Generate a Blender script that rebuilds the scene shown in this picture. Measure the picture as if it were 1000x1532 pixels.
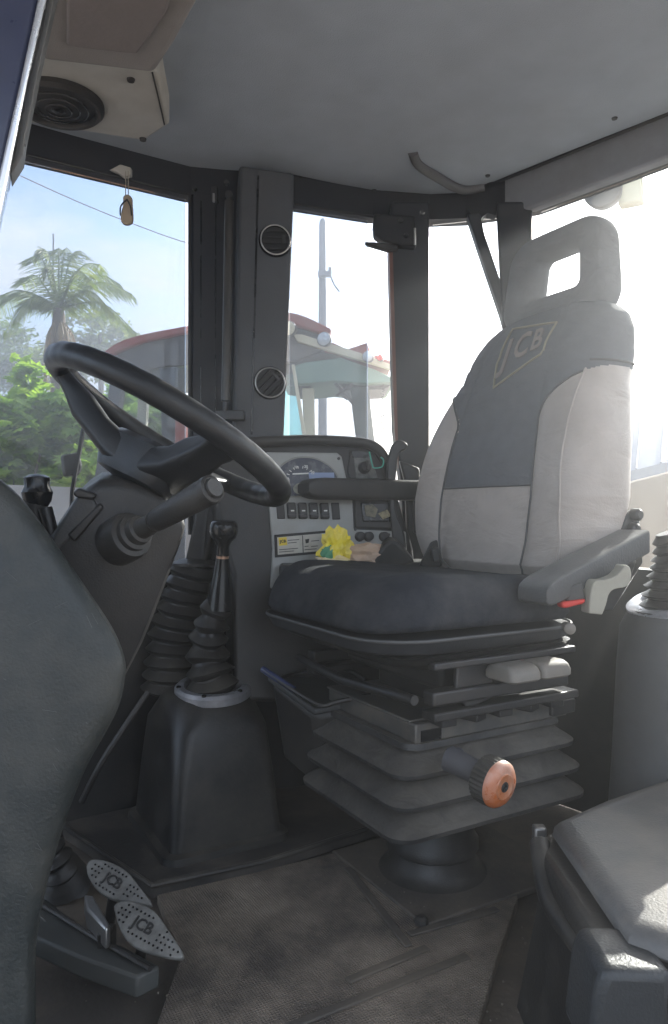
import bpy, bmesh, math, random
from mathutils import Vector, Matrix, noise
random.seed(7)
for o in list(bpy.data.objects): bpy.data.objects.remove(o)
S = bpy.context.scene
COL = S.collection
V = Vector
# ------------------------------------------------------------------ camera, world, sun, exposure
CZ = 0.67                                   # eye height above the cab floor (z = 0)
FPX = 1100.0
cd = bpy.data.cameras.new('camera'); cam = bpy.data.objects.new('camera', cd); COL.objects.link(cam)
cam.location = (0, 0, CZ); cam.rotation_euler = (math.radians(90), 0, 0)
cd.sensor_fit = 'HORIZONTAL'; cd.sensor_width = 36; cd.lens = 36*FPX/1000
cd.clip_start = 0.02; cd.clip_end = 3000
S.camera = cam
SUN_AZ, SUN_EL = math.radians(38), math.radians(26)      # azimuth from +Y towards +X
sdir = V((math.sin(SUN_AZ)*math.cos(SUN_EL), math.cos(SUN_AZ)*math.cos(SUN_EL), math.sin(SUN_EL)))
ld = bpy.data.lights.new('sun', 'SUN'); ld.energy = 5.0; ld.angle = math.radians(0.5); ld.color = (1, .93, .82)
sun = bpy.data.objects.new('sun', ld); COL.objects.link(sun)
sun.rotation_euler = (-sdir).to_track_quat('-Z', 'Y').to_euler()
W = bpy.data.worlds.new('World'); S.world = W; W.use_nodes = True
nt = W.node_tree; N = nt.nodes; L = nt.links; N.clear()
wo = N.new('ShaderNodeOutputWorld'); bg = N.new('ShaderNodeBackground'); sky = N.new('ShaderNodeTexSky')
sky.sky_type = 'NISHITA'; sky.sun_disc = False; sky.sun_elevation = SUN_EL; sky.sun_rotation = SUN_AZ
sky.air_density = 1.0; sky.dust_density = 1.5; sky.ozone_density = 1.0
bg.inputs[1].default_value = 0.15
tc = N.new('ShaderNodeTexCoord'); mp = N.new('ShaderNodeMapping'); mp.inputs['Scale'].default_value = (1.6, 1.6, 5.0)
nz = N.new('ShaderNodeTexNoise'); nz.inputs['Scale'].default_value = 1.7; nz.inputs['Detail'].default_value = 7; nz.inputs['Roughness'].default_value = .55
rp = N.new('ShaderNodeValToRGB'); rp.color_ramp.elements[0].position = .42; rp.color_ramp.elements[1].position = .60
mx = N.new('ShaderNodeMixRGB'); mx.inputs[2].default_value = (4.0, 4.1, 4.3, 1)
L.new(tc.outputs['Generated'], mp.inputs[0]); L.new(mp.outputs[0], nz.inputs['Vector']); L.new(nz.outputs[0], rp.inputs[0])
L.new(rp.outputs[0], mx.inputs[0]); L.new(sky.outputs[0], mx.inputs[1]); L.new(mx.outputs[0], bg.inputs[0]); L.new(bg.outputs[0], wo.inputs[0])
S.view_settings.view_transform = 'Standard'; S.view_settings.look = 'None'; S.view_settings.gamma = 1
S.view_settings.use_curve_mapping = False; S.view_settings.exposure = 2.0
S.render.engine = 'CYCLES'
S.cycles.use_denoising = True
S.cycles.max_bounces = 10; S.cycles.transparent_max_bounces = 24; S.cycles.volume_bounces = 0
S.cycles.sample_clamp_indirect = 6
S.cycles.volume_step_rate = 4

# ------------------------------------------------------------------ helpers
MW = {}                                     # object -> world matrix of its origin
def P(px, py, d): return V(((px-500)/FPX*d, d, CZ+(766-py)/FPX*d))
def G(px, py, z=0.0):
    d = (CZ-z)*FPX/(py-766.0); return V(((px-500)/FPX*d, d, z))
def plane(a, b, tilt=0.0):
    """vertical plane through two points (plan), tilt leans its top away"""
    a = V(a); b = V(b); t = (b-a); t.z = 0; t.normalize()
    n = V((-t.y, t.x, 0))                   # points away from the camera for left-to-right a->b
    n = (n*math.cos(tilt) - V((0, 0, 1))*math.sin(tilt)).normalized()
    return (a, n)
def R(px, py, pl):
    r = V(((px-500)/FPX, 1, (766-py)/FPX)); o = V((0, 0, CZ))
    t = (pl[0]-o).dot(pl[1])/r.dot(pl[1]); return o+r*t
def tag(o, label=None, cat=None, group=None, kind=None):
    if label: o['label'] = label
    if cat: o['category'] = cat
    if group: o['group'] = group
    if kind: o['kind'] = kind
    return o
def empty(name, loc, rz=0, label=None, cat=None, group=None):
    o = bpy.data.objects.new(name, None); COL.objects.link(o); o.location = loc; o.rotation_euler = (0, 0, rz)
    o.empty_display_size = .05
    MW[o] = Matrix.Translation(V(loc)) @ Matrix.Rotation(rz, 4, 'Z')
    return tag(o, label, cat, group)
def link(name, me, mat, parent=None, local=False, smooth=True, bevel=0, seg=2, sub=0, flat=False):
    for m in (mat if isinstance(mat, (list, tuple)) else [mat]): me.materials.append(m)
    o = bpy.data.objects.new(name, me); COL.objects.link(o)
    if parent is not None:
        o.parent = parent; MW[o] = MW[parent]
        if not local: me.transform(MW[parent].inverted())
    elif not local:
        c = V((0, 0, 0)); zs = 1e9
        for v in me.vertices: c += v.co; zs = min(zs, v.co.z)
        c /= max(1, len(me.vertices)); c.z = zs
        me.transform(Matrix.Translation(-c)); o.location = c; MW[o] = Matrix.Translation(c)
    else: MW[o] = Matrix.Identity(4)
    if smooth and not flat:
        me.polygons.foreach_set('use_smooth', [True]*len(me.polygons))
        try: me.set_sharp_from_angle(angle=math.radians(38))
        except Exception: pass
    if bevel:
        b = o.modifiers.new('b', 'BEVEL'); b.width = bevel; b.segments = seg; b.limit_method = 'ANGLE'; b.angle_limit = math.radians(32)
        b.harden_normals = False
    if sub:
        s = o.modifiers.new('s', 'SUBSURF'); s.levels = sub; s.render_levels = sub
    return o
def bm_link(name, bm, mat, parent=None, **k):
    bmesh.ops.recalc_face_normals(bm, faces=bm.faces[:])
    me = bpy.data.meshes.new(name); bm.to_mesh(me); bm.free()
    return link(name, me, mat, parent, **k)
def add_box(bm, c, s, M=None):
    """box centre c, full size s; M 3x3/4x4 orientation"""
    M4 = Matrix.Translation(V(c)) @ (M.to_4x4() if M else Matrix.Identity(4)) @ Matrix.Diagonal((s[0], s[1], s[2], 1))
    bmesh.ops.create_cube(bm, size=1, matrix=M4)
def add_prism(bm, pts, off):
    """polygon pts extruded by vector off"""
    a = [bm.verts.new(p) for p in pts]; b = [bm.verts.new(p+off) for p in pts]
    n = len(a); bm.faces.new(a); bm.faces.new(b[::-1])
    for i in range(n): bm.faces.new((a[i], b[i], b[(i+1) % n], a[(i+1) % n]))
def add_tube(bm, pts, r, seg=10, cap=True, closed=False):
    pts = [V(p) for p in pts]; n = len(pts)
    rs = r if isinstance(r, (list, tuple)) else [r]*n
    rings = []; prev = None
    for i in range(n):
        if closed: t = (pts[(i+1) % n]-pts[i-1])
        else: t = pts[min(i+1, n-1)]-pts[max(i-1, 0)]
        t = t.normalized() if t.length > 1e-9 else V((0, 0, 1))
        if prev is None: u = t.orthogonal().normalized()
        else:
            u = prev - t*prev.dot(t); u = u.normalized() if u.length > 1e-6 else t.orthogonal().normalized()
        prev = u; w = t.cross(u)
        rings.append([bm.verts.new(pts[i]+(u*math.cos(a)+w*math.sin(a))*rs[i]) for a in [2*math.pi*k/seg for k in range(seg)]])
    for i in range(n if closed else n-1):
        A, B = rings[i], rings[(i+1) % n]
        for k in range(seg): bm.faces.new((A[k], A[(k+1) % seg], B[(k+1) % seg], B[k]))
    if cap and not closed:
        bm.faces.new(rings[0][::-1]); bm.faces.new(rings[-1])
def add_lathe(bm, base, axis, prof, seg=24, xdir=None, ell=1.0, cap=True):
    """prof: (distance along axis, radius)"""
    axis = V(axis).normalized(); u = (V(xdir) - axis*V(xdir).dot(axis)).normalized() if xdir is not None else axis.orthogonal().normalized()
    w = axis.cross(u); rings = []
    for h, r in prof:
        c = V(base)+axis*h
        rings.append([bm.verts.new(c+u*math.cos(2*math.pi*k/seg)*r+w*math.sin(2*math.pi*k/seg)*r*ell) for k in range(seg)])
    for A, B in zip(rings, rings[1:]):
        for k in range(seg): bm.faces.new((A[k], A[(k+1) % seg], B[(k+1) % seg], B[k]))
    if cap: bm.faces.new(rings[0][::-1]); bm.faces.new(rings[-1])
def slab(name, pix, pl, th, mat, parent=None, back=None, **k):
    """outline given on a real plane of the cab, extruded back by its true thickness"""
    pts = [R(x, y, pl) for x, y in pix]; off = (back if back is not None else pl[1])*th
    bm = bmesh.new(); add_prism(bm, pts, off)
    return bm_link(name, bm, mat, parent, **k)
def rrect(hx, hy, r, seg=5, cx=0, cy=0):
    out = []
    for (sx, sy, a0) in ((1, 1, 0), (-1, 1, 90), (-1, -1, 180), (1, -1, 270)):
        for k in range(seg+1):
            a = math.radians(a0+90*k/seg)
            out.append((cx+sx*(hx-r)+r*math.cos(a), cy+sy*(hy-r)+r*math.sin(a)))
    return out
def add_loft(bm, rings, cap=True):
    rr = [[bm.verts.new(p) for p in ring] for ring in rings]; n = len(rr[0])
    for A, B in zip(rr, rr[1:]):
        for k in range(n): bm.faces.new((A[k], A[(k+1) % n], B[(k+1) % n], B[k]))
    if cap: bm.faces.new(rr[0][::-1]); bm.faces.new(rr[-1])
def spline(pts, n=8):
    pts = [V(p) for p in pts]; out = []
    for i in range(len(pts)-1):
        p0 = pts[max(i-1, 0)]; p1 = pts[i]; p2 = pts[i+1]; p3 = pts[min(i+2, len(pts)-1)]
        for k in range(n):
            t = k/n; out.append(.5*((2*p1)+(p2-p0)*t+(2*p0-5*p1+4*p2-p3)*t*t+(3*p1-p0-3*p2+p3)*t**3))
    out.append(pts[-1]); return out
def pspl(pts, n=5):
    return [(p.x, p.y) for p in spline([V((a, b, 0)) for a, b in pts], n)]
def text(name, s, M, size, mat, parent, depth=.0006, local=False, sx=1.0):
    cu = bpy.data.curves.new(name, 'FONT'); cu.body = s; cu.size = size; cu.extrude = depth; cu.align_x = 'CENTER'; cu.align_y = 'CENTER'
    cu.resolution_u = 3; cu.offset = size*.02
    t = bpy.data.objects.new(name, cu); COL.objects.link(t)
    dg = bpy.context.evaluated_depsgraph_get(); me = bpy.data.meshes.new_from_object(t.evaluated_get(dg))
    bpy.data.objects.remove(t); me.materials.clear(); me.transform(M @ Matrix.Diagonal((sx, 1, 1, 1)))
    return link(name, me, mat, parent, local=local, flat=True)
def frame3(x, y, z, o):
    return Matrix(((x[0], y[0], z[0], o[0]), (x[1], y[1], z[1], o[1]), (x[2], y[2], z[2], o[2]), (0, 0, 0, 1)))

# ------------------------------------------------------------------ materials
def mat(name, col, rough=.5, metal=0, dust=None, dust_amt=.35, dscale=6, bump=.0, bscale=120, var=.12, spec=.5, coat=0, up=0.0, wr=0, wscale=9):
    m = bpy.data.materials.new(name); m.use_nodes = True; n = m.node_tree.nodes; l = m.node_tree.links
    b = n['Principled BSDF']; b.inputs['Metallic'].default_value = metal; b.inputs['Specular IOR Level'].default_value = spec
    if coat: b.inputs['Coat Weight'].default_value = coat; b.inputs['Coat Roughness'].default_value = .15
    tcn = n.new('ShaderNodeTexCoord')
    n1 = n.new('ShaderNodeTexNoise'); n1.inputs['Scale'].default_value = dscale; n1.inputs['Detail'].default_value = 8; n1.inputs['Roughness'].default_value = .65
    l.new(tcn.outputs['Object'], n1.inputs['Vector'])
    c1 = n.new('ShaderNodeMixRGB'); c1.inputs[1].default_value = (*[c*(1-var) for c in col], 1); c1.inputs[2].default_value = (*[min(1, c*(1+var)) for c in col], 1)
    n2 = n.new('ShaderNodeTexNoise'); n2.inputs['Scale'].default_value = dscale*5; n2.inputs['Detail'].default_value = 4
    l.new(tcn.outputs['Object'], n2.inputs['Vector']); l.new(n2.outputs[0], c1.inputs[0])
    out = c1.outputs[0]
    rr = n.new('ShaderNodeMapRange'); rr.inputs[3].default_value = rough-.12; rr.inputs[4].default_value = rough+.15
    l.new(n1.outputs[0], rr.inputs[0]); rr.inputs[1].default_value = .3; rr.inputs[2].default_value = .7
    l.new(rr.outputs[0], b.inputs['Roughness'])
    if dust:
        rmp = n.new('ShaderNodeMapRange'); rmp.inputs[1].default_value = .42; rmp.inputs[2].default_value = .72; rmp.inputs[4].default_value = dust_amt
        l.new(n1.outputs[0], rmp.inputs[0]); fac = rmp.outputs[0]
        if up:                               # dust settles on faces that look up
            ge = n.new('ShaderNodeNewGeometry'); sp = n.new('ShaderNodeSeparateXYZ'); l.new(ge.outputs['Normal'], sp.inputs[0])
            mr = n.new('ShaderNodeMapRange'); mr.inputs[1].default_value = .2; mr.inputs[2].default_value = 1; mr.inputs[4].default_value = up
            l.new(sp.outputs[2], mr.inputs[0]); ad = n.new('ShaderNodeMath'); ad.use_clamp = True
            mu = n.new('ShaderNodeMath'); mu.operation = 'MULTIPLY'; l.new(mr.outputs[0], mu.inputs[0]); l.new(n1.outputs[0], mu.inputs[1])
            l.new(fac, ad.inputs[0]); l.new(mu.outputs[0], ad.inputs[1]); fac = ad.outputs[0]
        c2 = n.new('ShaderNodeMixRGB'); c2.inputs[2].default_value = (*dust, 1); l.new(out, c2.inputs[1]); l.new(fac, c2.inputs[0]); out = c2.outputs[0]
    l.new(out, b.inputs['Base Color'])
    if bump:
        n3 = n.new('ShaderNodeTexNoise'); n3.inputs['Scale'].default_value = bscale; n3.inputs['Detail'].default_value = 3
        l.new(tcn.outputs['Object'], n3.inputs['Vector'])
        bp = n.new('ShaderNodeBump'); bp.inputs['Strength'].default_value = bump; bp.inputs['Distance'].default_value = .002
        l.new(n3.outputs[0], bp.inputs['Height']); l.new(bp.outputs[0], b.inputs['Normal'])
        if wr:
            n4 = n.new('ShaderNodeTexNoise'); n4.inputs['Scale'].default_value = wscale; n4.inputs['Detail'].default_value = 3; n4.inputs['Distortion'].default_value = 1.2
            mp4 = n.new('ShaderNodeMapping'); mp4.inputs['Scale'].default_value = (1, 1, 2.2); l.new(tcn.outputs['Object'], mp4.inputs[0]); l.new(mp4.outputs[0], n4.inputs['Vector'])
            b4 = n.new('ShaderNodeBump'); b4.inputs['Strength'].default_value = wr; b4.inputs['Distance'].default_value = .02
            l.new(n4.outputs[0], b4.inputs['Height']); l.new(b4.outputs[0], bp.inputs['Normal'])
    return m
DUST = (.115, .10, .082)
M_pl = mat('black_plastic', (.018, .018, .019), .45, dust=DUST, dust_amt=.3, bump=.25, bscale=400, up=.25)
M_plg = mat('grey_black_plastic', (.034, .037, .040), .48, dust=DUST, dust_amt=.35, bump=.3, bscale=300, up=.2)
M_wheel = mat('wheel_rubber', (.016, .017, .019), .38, dust=(.12, .11, .1), dust_amt=.1, bump=.15, bscale=500)
M_rub = mat('rubber', (.016, .016, .017), .46, dust=(.17, .15, .12), dust_amt=.35, bump=.2, bscale=200, up=.3)
M_gloss = mat('gloss_black', (.012, .012, .013), .22, dust=(.1, .1, .1), dust_amt=.06)
M_frame = mat('frame_paint', (.024, .026, .031), .5, dust=DUST, dust_amt=.15, dscale=4, bump=.1)
M_head = mat('headliner_fabric', (.38, .42, .47), .9, dust=(.31, .31, .31), dust_amt=.3, dscale=2.5, bump=.6, bscale=450, wr=.12, wscale=4)
M_headd = mat('brown_fabric', (.27, .25, .24), .9, dust=(.12, .1, .08), dust_amt=.4, dscale=3, bump=.4, bscale=500)
M_grypl = mat('grey_plastic', (.46, .45, .42), .6, dust=(.3, .25, .18), dust_amt=.3, bump=.1)
M_dash = mat('dash_grey', (.36, .37, .36), .45, dust=(.3, .26, .2), dust_amt=.35, dscale=9, bump=.1)
M_cloth = mat('seat_cloth', (.021, .025, .034), .92, dust=(.14, .135, .13), dust_amt=.45, dscale=7, bump=.7, bscale=700, spec=.2, wr=.35, wscale=10)
M_clothb = mat('seat_back_cloth', (.15, .158, .172), .92, dust=(.16, .15, .14), dust_amt=.2, dscale=7, bump=.7, bscale=700, spec=.2, wr=.35, wscale=10)  # paler than the cushion cloth: flare veil lifted into the base colour
M_light = mat('seat_light_vinyl', (.46, .41, .375), .5, dust=(.3, .26, .22), dust_amt=.4, dscale=5, bump=.3, bscale=350, wr=.3, wscale=8)
M_pipe = mat('piping', (.09, .09, .09), .6)
M_metal = mat('dark_metal', (.06, .06, .062), .42, metal=.6, dust=DUST, dust_amt=.4, dscale=12, up=.35)
M_steel = mat('worn_steel', (.5, .5, .5), .35, metal=.9, dust=(.25, .2, .15), dust_amt=.4, dscale=14)
M_ring = mat('ring_alloy', (.55, .56, .6), .35, metal=.7, dust=(.2, .18, .15), dust_amt=.4, dscale=25)
M_floor = mat('floor_rubber', (.06, .055, .05), .75, dust=(.25, .2, .15), dust_amt=.55, dscale=4, bump=.5, bscale=120, up=.2)
M_btn = mat('grey_lever_cap', (.19, .175, .155), .6, dust=(.25, .2, .15), dust_amt=.5, dscale=15)
M_box = mat('box_top', (.13, .125, .12), .5, dust=(.36, .31, .25), dust_amt=.65, dscale=4, bump=.3, bscale=300)
M_orange = mat('orange_dial', (.45, .15, .06), .35, dust=(.7, .6, .5), dust_amt=.35, dscale=40)
M_white = mat('white_print', (.75, .75, .72), .6)
M_yel = mat('yellow_print', (.8, .6, .05), .5)
M_blackp = mat('black_print', (.02, .02, .02), .6)
M_red = mat('red_plastic', (.6, .03, .02), .4)
M_beige = mat('beige_rubber', (.36, .34, .28), .7, dust=DUST, dust_amt=.3)
M_door = mat('door_blue_paint', (.03, .036, .075), .3, dust=(.1, .1, .12), dust_amt=.2, coat=.4)
M_chrome = mat('bright_trim', (.75, .75, .77), .25, metal=.9)
M_blue = mat('blue_tube', (.04, .055, .14), .35, coat=.3)
M_grit = mat('grit_tan', (.17, .14, .11), .9)
M_tan = mat('wood_tan', (.45, .36, .26), .7, dust=(.25, .2, .15), dust_amt=.5)
M_bagy = mat('yellow_wrapper', (.9, .72, .04), .35, dust=(.9, .8, .5), dust_amt=.4, dscale=30)
M_bagg = mat('green_print', (.08, .3, .16), .4)
M_paper = mat('brown_bag', (.55, .38, .26), .6, dust=(.7, .55, .45), dust_amt=.5, dscale=20)
M_greenw = mat('green_cord', (.1, .45, .35), .5)
M_redp = mat('red_vehicle_paint', (.28, .04, .03), .5, dust=(.3, .18, .14), dust_amt=.8)
M_cream = mat('cream_paint', (.7, .62, .42), .5, dust=(.4, .35, .28), dust_amt=.3)
M_teal = mat('pale_green_lining', (.16, .28, .21), .6, dust=(.14, .18, .15), dust_amt=.4, dscale=3)
M_dirt = mat('dirt_ground', (.36, .32, .28), .95, dust=(.24, .21, .18), dust_amt=.6, dscale=.6, bump=1, bscale=8)
M_wallw = mat('rendered_wall', (.72, .66, .6), .9, dust=(.45, .38, .3), dust_amt=.4, dscale=1.5, bump=.3, bscale=30)
M_pole = mat('pole_grey', (.10, .12, .15), .5, metal=.2, dust=(.08, .09, .1), dust_amt=.3)
M_roofb = mat('zinc_roof', (.10, .13, .19), .75, dust=(.12, .13, .15), dust_amt=.3)
M_bark = mat('bark', (.17, .13, .1), .9, dust=(.1, .08, .06), dust_amt=.6, bump=1, bscale=30)
M_orang = mat('orange_earth', (.6, .27, .12), .9)
M_leath = mat('lens_glass', (.5, .52, .53), .2, metal=.3)
def leafmat(name, c1, c2, tr=.35):
    m = bpy.data.materials.new(name); m.use_nodes = True; n = m.node_tree.nodes; l = m.node_tree.links; n.clear()
    o = n.new('ShaderNodeOutputMaterial'); p = n.new('ShaderNodeBsdfPrincipled'); t = n.new('ShaderNodeBsdfTranslucent'); x = n.new('ShaderNodeMixShader')
    g = n.new('ShaderNodeTexNoise'); tcn = n.new('ShaderNodeTexCoord'); l.new(tcn.outputs['Object'], g.inputs['Vector']); g.inputs['Scale'].default_value = 6; g.inputs['Detail'].default_value = 5
    r = n.new('ShaderNodeValToRGB'); r.color_ramp.elements[0].position = .35; r.color_ramp.elements[1].position = .65
    r.color_ramp.elements[0].color = (*c1, 1); r.color_ramp.elements[1].color = (*c2, 1)
    l.new(g.outputs[0], r.inputs[0]); l.new(r.outputs[0], p.inputs['Base Color']); p.inputs['Roughness'].default_value = .45
    br = n.new('ShaderNodeMixRGB'); br.blend_type = 'MULTIPLY'; br.inputs[0].default_value = 1; br.inputs[2].default_value = (1.7, 1.8, .7, 1)
    l.new(r.outputs[0], br.inputs[1]); l.new(br.outputs[0], t.inputs[0]); x.inputs[0].default_value = tr
    l.new(p.outputs[0], x.inputs[1]); l.new(t.outputs[0], x.inputs[2]); l.new(x.outputs[0], o.inputs[0]); return m
M_leaf = leafmat('broad_leaf', (.16, .28, .05), (.38, .5, .12), .5)
M_leafd = leafmat('tree_leaf', (.07, .12, .045), (.15, .2, .07), .45)
M_palm = leafmat('palm_leaf', (.09, .14, .06), (.24, .27, .12), .45)
M_dry = leafmat('dry_frond', (.28, .2, .12), (.4, .3, .2), .2)
def glassmat(name, tint=(1, 1, 1), dirt=.06, dmax=.2):
    m = bpy.data.materials.new(name); m.use_nodes = True; n = m.node_tree.nodes; l = m.node_tree.links; n.clear()
    o = n.new('ShaderNodeOutputMaterial'); t = n.new('ShaderNodeBsdfTransparent'); t.inputs[0].default_value = (*tint, 1)
    g = n.new('ShaderNodeBsdfGlossy'); g.inputs['Roughness'].default_value = .03
    fr = n.new('ShaderNodeFresnel'); fr.inputs[0].default_value = 1.35; x = n.new('ShaderNodeMixShader')
    l.new(fr.outputs[0], x.inputs[0]); l.new(t.outputs[0], x.inputs[1]); l.new(g.outputs[0], x.inputs[2])
    d = n.new('ShaderNodeBsdfTranslucent'); d.inputs[0].default_value = (.8, .78, .74, 1)
    nn = n.new('ShaderNodeTexNoise'); tcn = n.new('ShaderNodeTexCoord'); mpn = n.new('ShaderNodeMapping'); mpn.inputs['Scale'].default_value = (1, 1, .35)
    l.new(tcn.outputs['Object'], mpn.inputs[0]); l.new(mpn.outputs[0], nn.inputs['Vector']); nn.inputs['Scale'].default_value = 9; nn.inputs['Detail'].default_value = 10; nn.inputs['Roughness'].default_value = .7
    mr = n.new('ShaderNodeMapRange'); mr.inputs[1].default_value = .35; mr.inputs[2].default_value = .8; mr.inputs[3].default_value = dirt; mr.inputs[4].default_value = dmax
    l.new(nn.outputs[0], mr.inputs[0]); y = n.new('ShaderNodeMixShader'); l.new(mr.outputs[0], y.inputs[0]); l.new(x.outputs[0], y.inputs[1]); l.new(d.outputs[0], y.inputs[2])
    l.new(y.outputs[0], o.inputs[0]); return m
M_glass = glassmat('dusty_glass', (.84, .87, .89), .006, .045)
M_glassc = glassmat('clean_glass', (.62, .65, .685), .002, .03)
M_tglass = glassmat('blue_green_glass', (.55, .8, .82), .08, .35)

# ------------------------------------------------------------------ setting: cab shell
A_, B_, C_, D_, E_, F_, G_, H_ = [V((x, y, 0)) for x, y in ((-.629, 1.472), (-.325, 1.664), (-.093, 1.711), (.094, 1.784), (.238, 1.808), (.322, 1.80), (.468, 1.744), (.678, 1.49))]
A0 = A_-(B_-A_)*2.3                           # far front end of the side wall
H0 = H_+(H_-G_)*2.4                           # near end of the rear wall
PL1 = plane(A_, B_); PL2 = plane(B_, C_); PL3 = plane(C_, D_); PL4 = plane(D_, E_); PL5 = plane(E_, F_); PL6 = plane(F_, G_); PL7 = plane(G_, H_)
CEIL = 1.47; WTOP = 1.39; WBOT = .55
path = [A0, A_, B_, C_, D_, E_, F_, G_, H_, H0]
def offs(pts, d):
    out = []
    for i, p in enumerate(pts):
        n = V((0, 0, 0))
        for a, b in ((i-1, i), (i, i+1)):
            if a >= 0 and b < len(pts):
                t = (pts[b]-pts[a]).normalized(); n += V((-t.y, t.x, 0))
        out.append(p+n.normalized()*d)
    return out
OUT = offs(path, .05)
Fd = V((-.866, -.5, 0)); Ld = V((.5, -.866, 0)); UP = V((0, 0, 1))
def shell_poly(z): return [V((p.x, p.y, z)) for p in OUT] + [V((1.05, -.1, z)), V((-.1, -.75, z)), V((-1.5, -.35, z))]
bm = bmesh.new(); add_prism(bm, shell_poly(-.012), V((0, 0, -.06)))
floor = bm_link('floor', bm, M_floor); tag(floor, kind='structure')
bm = bmesh.new(); add_prism(bm, [p+V((0, 0, .0)) for p in [V((q.x, q.y, CEIL)) for q in OUT]] + [V((.95, -.05, CEIL)), V((-.1, -.35, CEIL)), V((-1.4, -.1, CEIL))], V((0, 0, .06)))
ceil = bm_link('ceiling', bm, M_head, bevel=.004); tag(ceil, kind='structure')
def wallband(name, idx, z0, z1, m, th=.05, inn=0.0, **k):
    a = offs(path, inn); b = offs(path, inn+th); bm = bmesh.new()
    for i in idx:
        q = [a[i], a[i+1], b[i+1], b[i]]
        add_prism(bm, [V((p.x, p.y, z0)) for p in q], V((0, 0, z1-z0)))
    bmesh.ops.remove_doubles(bm, verts=bm.verts[:], dist=1e-5)
    o = bm_link(name, bm, m, smooth=False, **k); tag(o, kind='structure'); return o
wallband('header_rail', range(0, 9), WTOP, CEIL-.002, M_frame)
wallband('lower_wall', (1, 2, 3, 4, 5, 6, 7, 8), 0, WBOT, M_pl)
wallband('lower_wall', (0,), 0, .42, M_pl)
# panes
def pane(pa, pb, z0, z1, parent=None, name='window_pane', m=M_glass, out=.03):
    t = (pb-pa).normalized(); n = V((-t.y, t.x, 0)); q = [pa+n*out, pb+n*out, pb+n*(out+.005), pa+n*(out+.005)]
    bm = bmesh.new(); add_prism(bm, [V((p.x, p.y, z0)) for p in q], V((0, 0, z1-z0)))
    o = bm_link(name, bm, m, parent, smooth=False)
    if parent is None: tag(o, kind='structure')
    return o
pane(A0+(A_-A0)*.05, B_, .425, WTOP-.002, m=M_glassc); pane(C_, D_, WBOT+.003, WTOP-.002, m=M_glassc); pane(E_, G_, WBOT+.003, WTOP-.002); pane(G_+(H_-G_)*.02, H0, WBOT+.003, WTOP-.002)
# dark gasket round the side window
bm = bmesh.new()
add_tube(bm, [R(284, y, PL1) for y in (292, 450, 640, 800)], .004, 8)
gk = bm_link('window_gasket', bm, M_rub); tag(gk, kind='structure')
bm = bmesh.new(); add_tube(bm, [R(28, 229, PL1)-PL1[1]*.002, R(285, 292, PL1)-PL1[1]*.002], .0035, 8); add_tube(bm, [R(441, 305, PL3), R(584, 329, PL3)], .003, 8)
gk = bm_link('window_gasket', bm, M_rub); tag(gk, kind='structure')
# windscreen side, left of the picture
pf = V((-1.4, -.1, 0))

# ---- front pillar with the round air vents
pil = slab('pillar', [(286, 270), (366, 270), (366, 900), (286, 900)], (R(286, 600, PL1), V((-.2, .98, 0)).normalized()), .06, M_frame, bevel=.006); tag(pil, kind='structure')
plV = (P(398, 500, 1.60), V((-.18, .984, 0)).normalized())
vc = slab('vent_column', [(358, 246), (441, 258), (440, 300), (425, 658), (424, 860), (345, 860), (350, 640)], plV, .12, mat('column_plastic', (.07, .075, .082), .5, dust=DUST, dust_amt=.15, bump=.25, bscale=300), bevel=.008, seg=3)
tag(vc, kind='structure')
slab('trim_seam', [(385, 262), (388, 262), (378, 650), (375, 650)], (plV[0]-plV[1]*.0015, plV[1]), .002, M_gloss, vc)
def vent(cx, cy, r, rot, nm, lab):
    c = R(cx, cy, plV); n = -plV[1]; u = V((n.y, -n.x, 0)).normalized() * -1
    t = empty('air_vent', c-UP*r, 0, lab, 'air vent', 'round air vents on the pillar')
    bm = bmesh.new(); add_lathe(bm, c-n*.004, n, [(0, r*1.1), (.006, r*1.1), (.010, r*1.02), (.010, r*.95), (.004, r*.92)], 40, xdir=u, cap=False)
    bm_link('outer_ring', bm, M_gloss, t)
    bm = bmesh.new(); add_tube(bm, [c+n*.007+(u*math.cos(a)+UP*math.sin(a))*r*.97 for a in [2*math.pi*k/40 for k in range(40)]], .0017, 8, closed=True)
    bm_link('bright_ring', bm, M_steel, t)
    bm = bmesh.new(); add_lathe(bm, c-n*.002, n, [(.0, r*.9), (.003, r*.9)], 32, xdir=u); bm_link('barrel', bm, M_blackp, t)
    ru = (u*math.cos(rot)+UP*math.sin(rot)); rv = (-u*math.sin(rot)+UP*math.cos(rot))
    for k in (-.5, -.17, .17, .5):
        L_ = r*.86*math.sqrt(1-(k*1.3)**2); bm = bmesh.new()
        Mx = frame3(ru, rv, n, (0, 0, 0)).to_3x3()
        add_box(bm, c+n*.006+rv*k*r*1.15, (2*L_, r*.10, .010), Mx @ Matrix.Rotation(.35, 3, 'X')); bm_link('louvre', bm, M_blackp, t, bevel=.0008)
    bm = bmesh.new(); add_box(bm, c+n*.009+ru*r*.55, (r*.22, r*.6, .004), Mx); bm_link('tab', bm, M_plg, t, bevel=.001)
vent(412, 360, .033, .05, 'a', 'upper round air vent with thin metal ring on the black pillar')
vent(404, 573, .033, .8, 'b', 'lower round air vent with slanting louvres, nearer the steering wheel')
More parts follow.
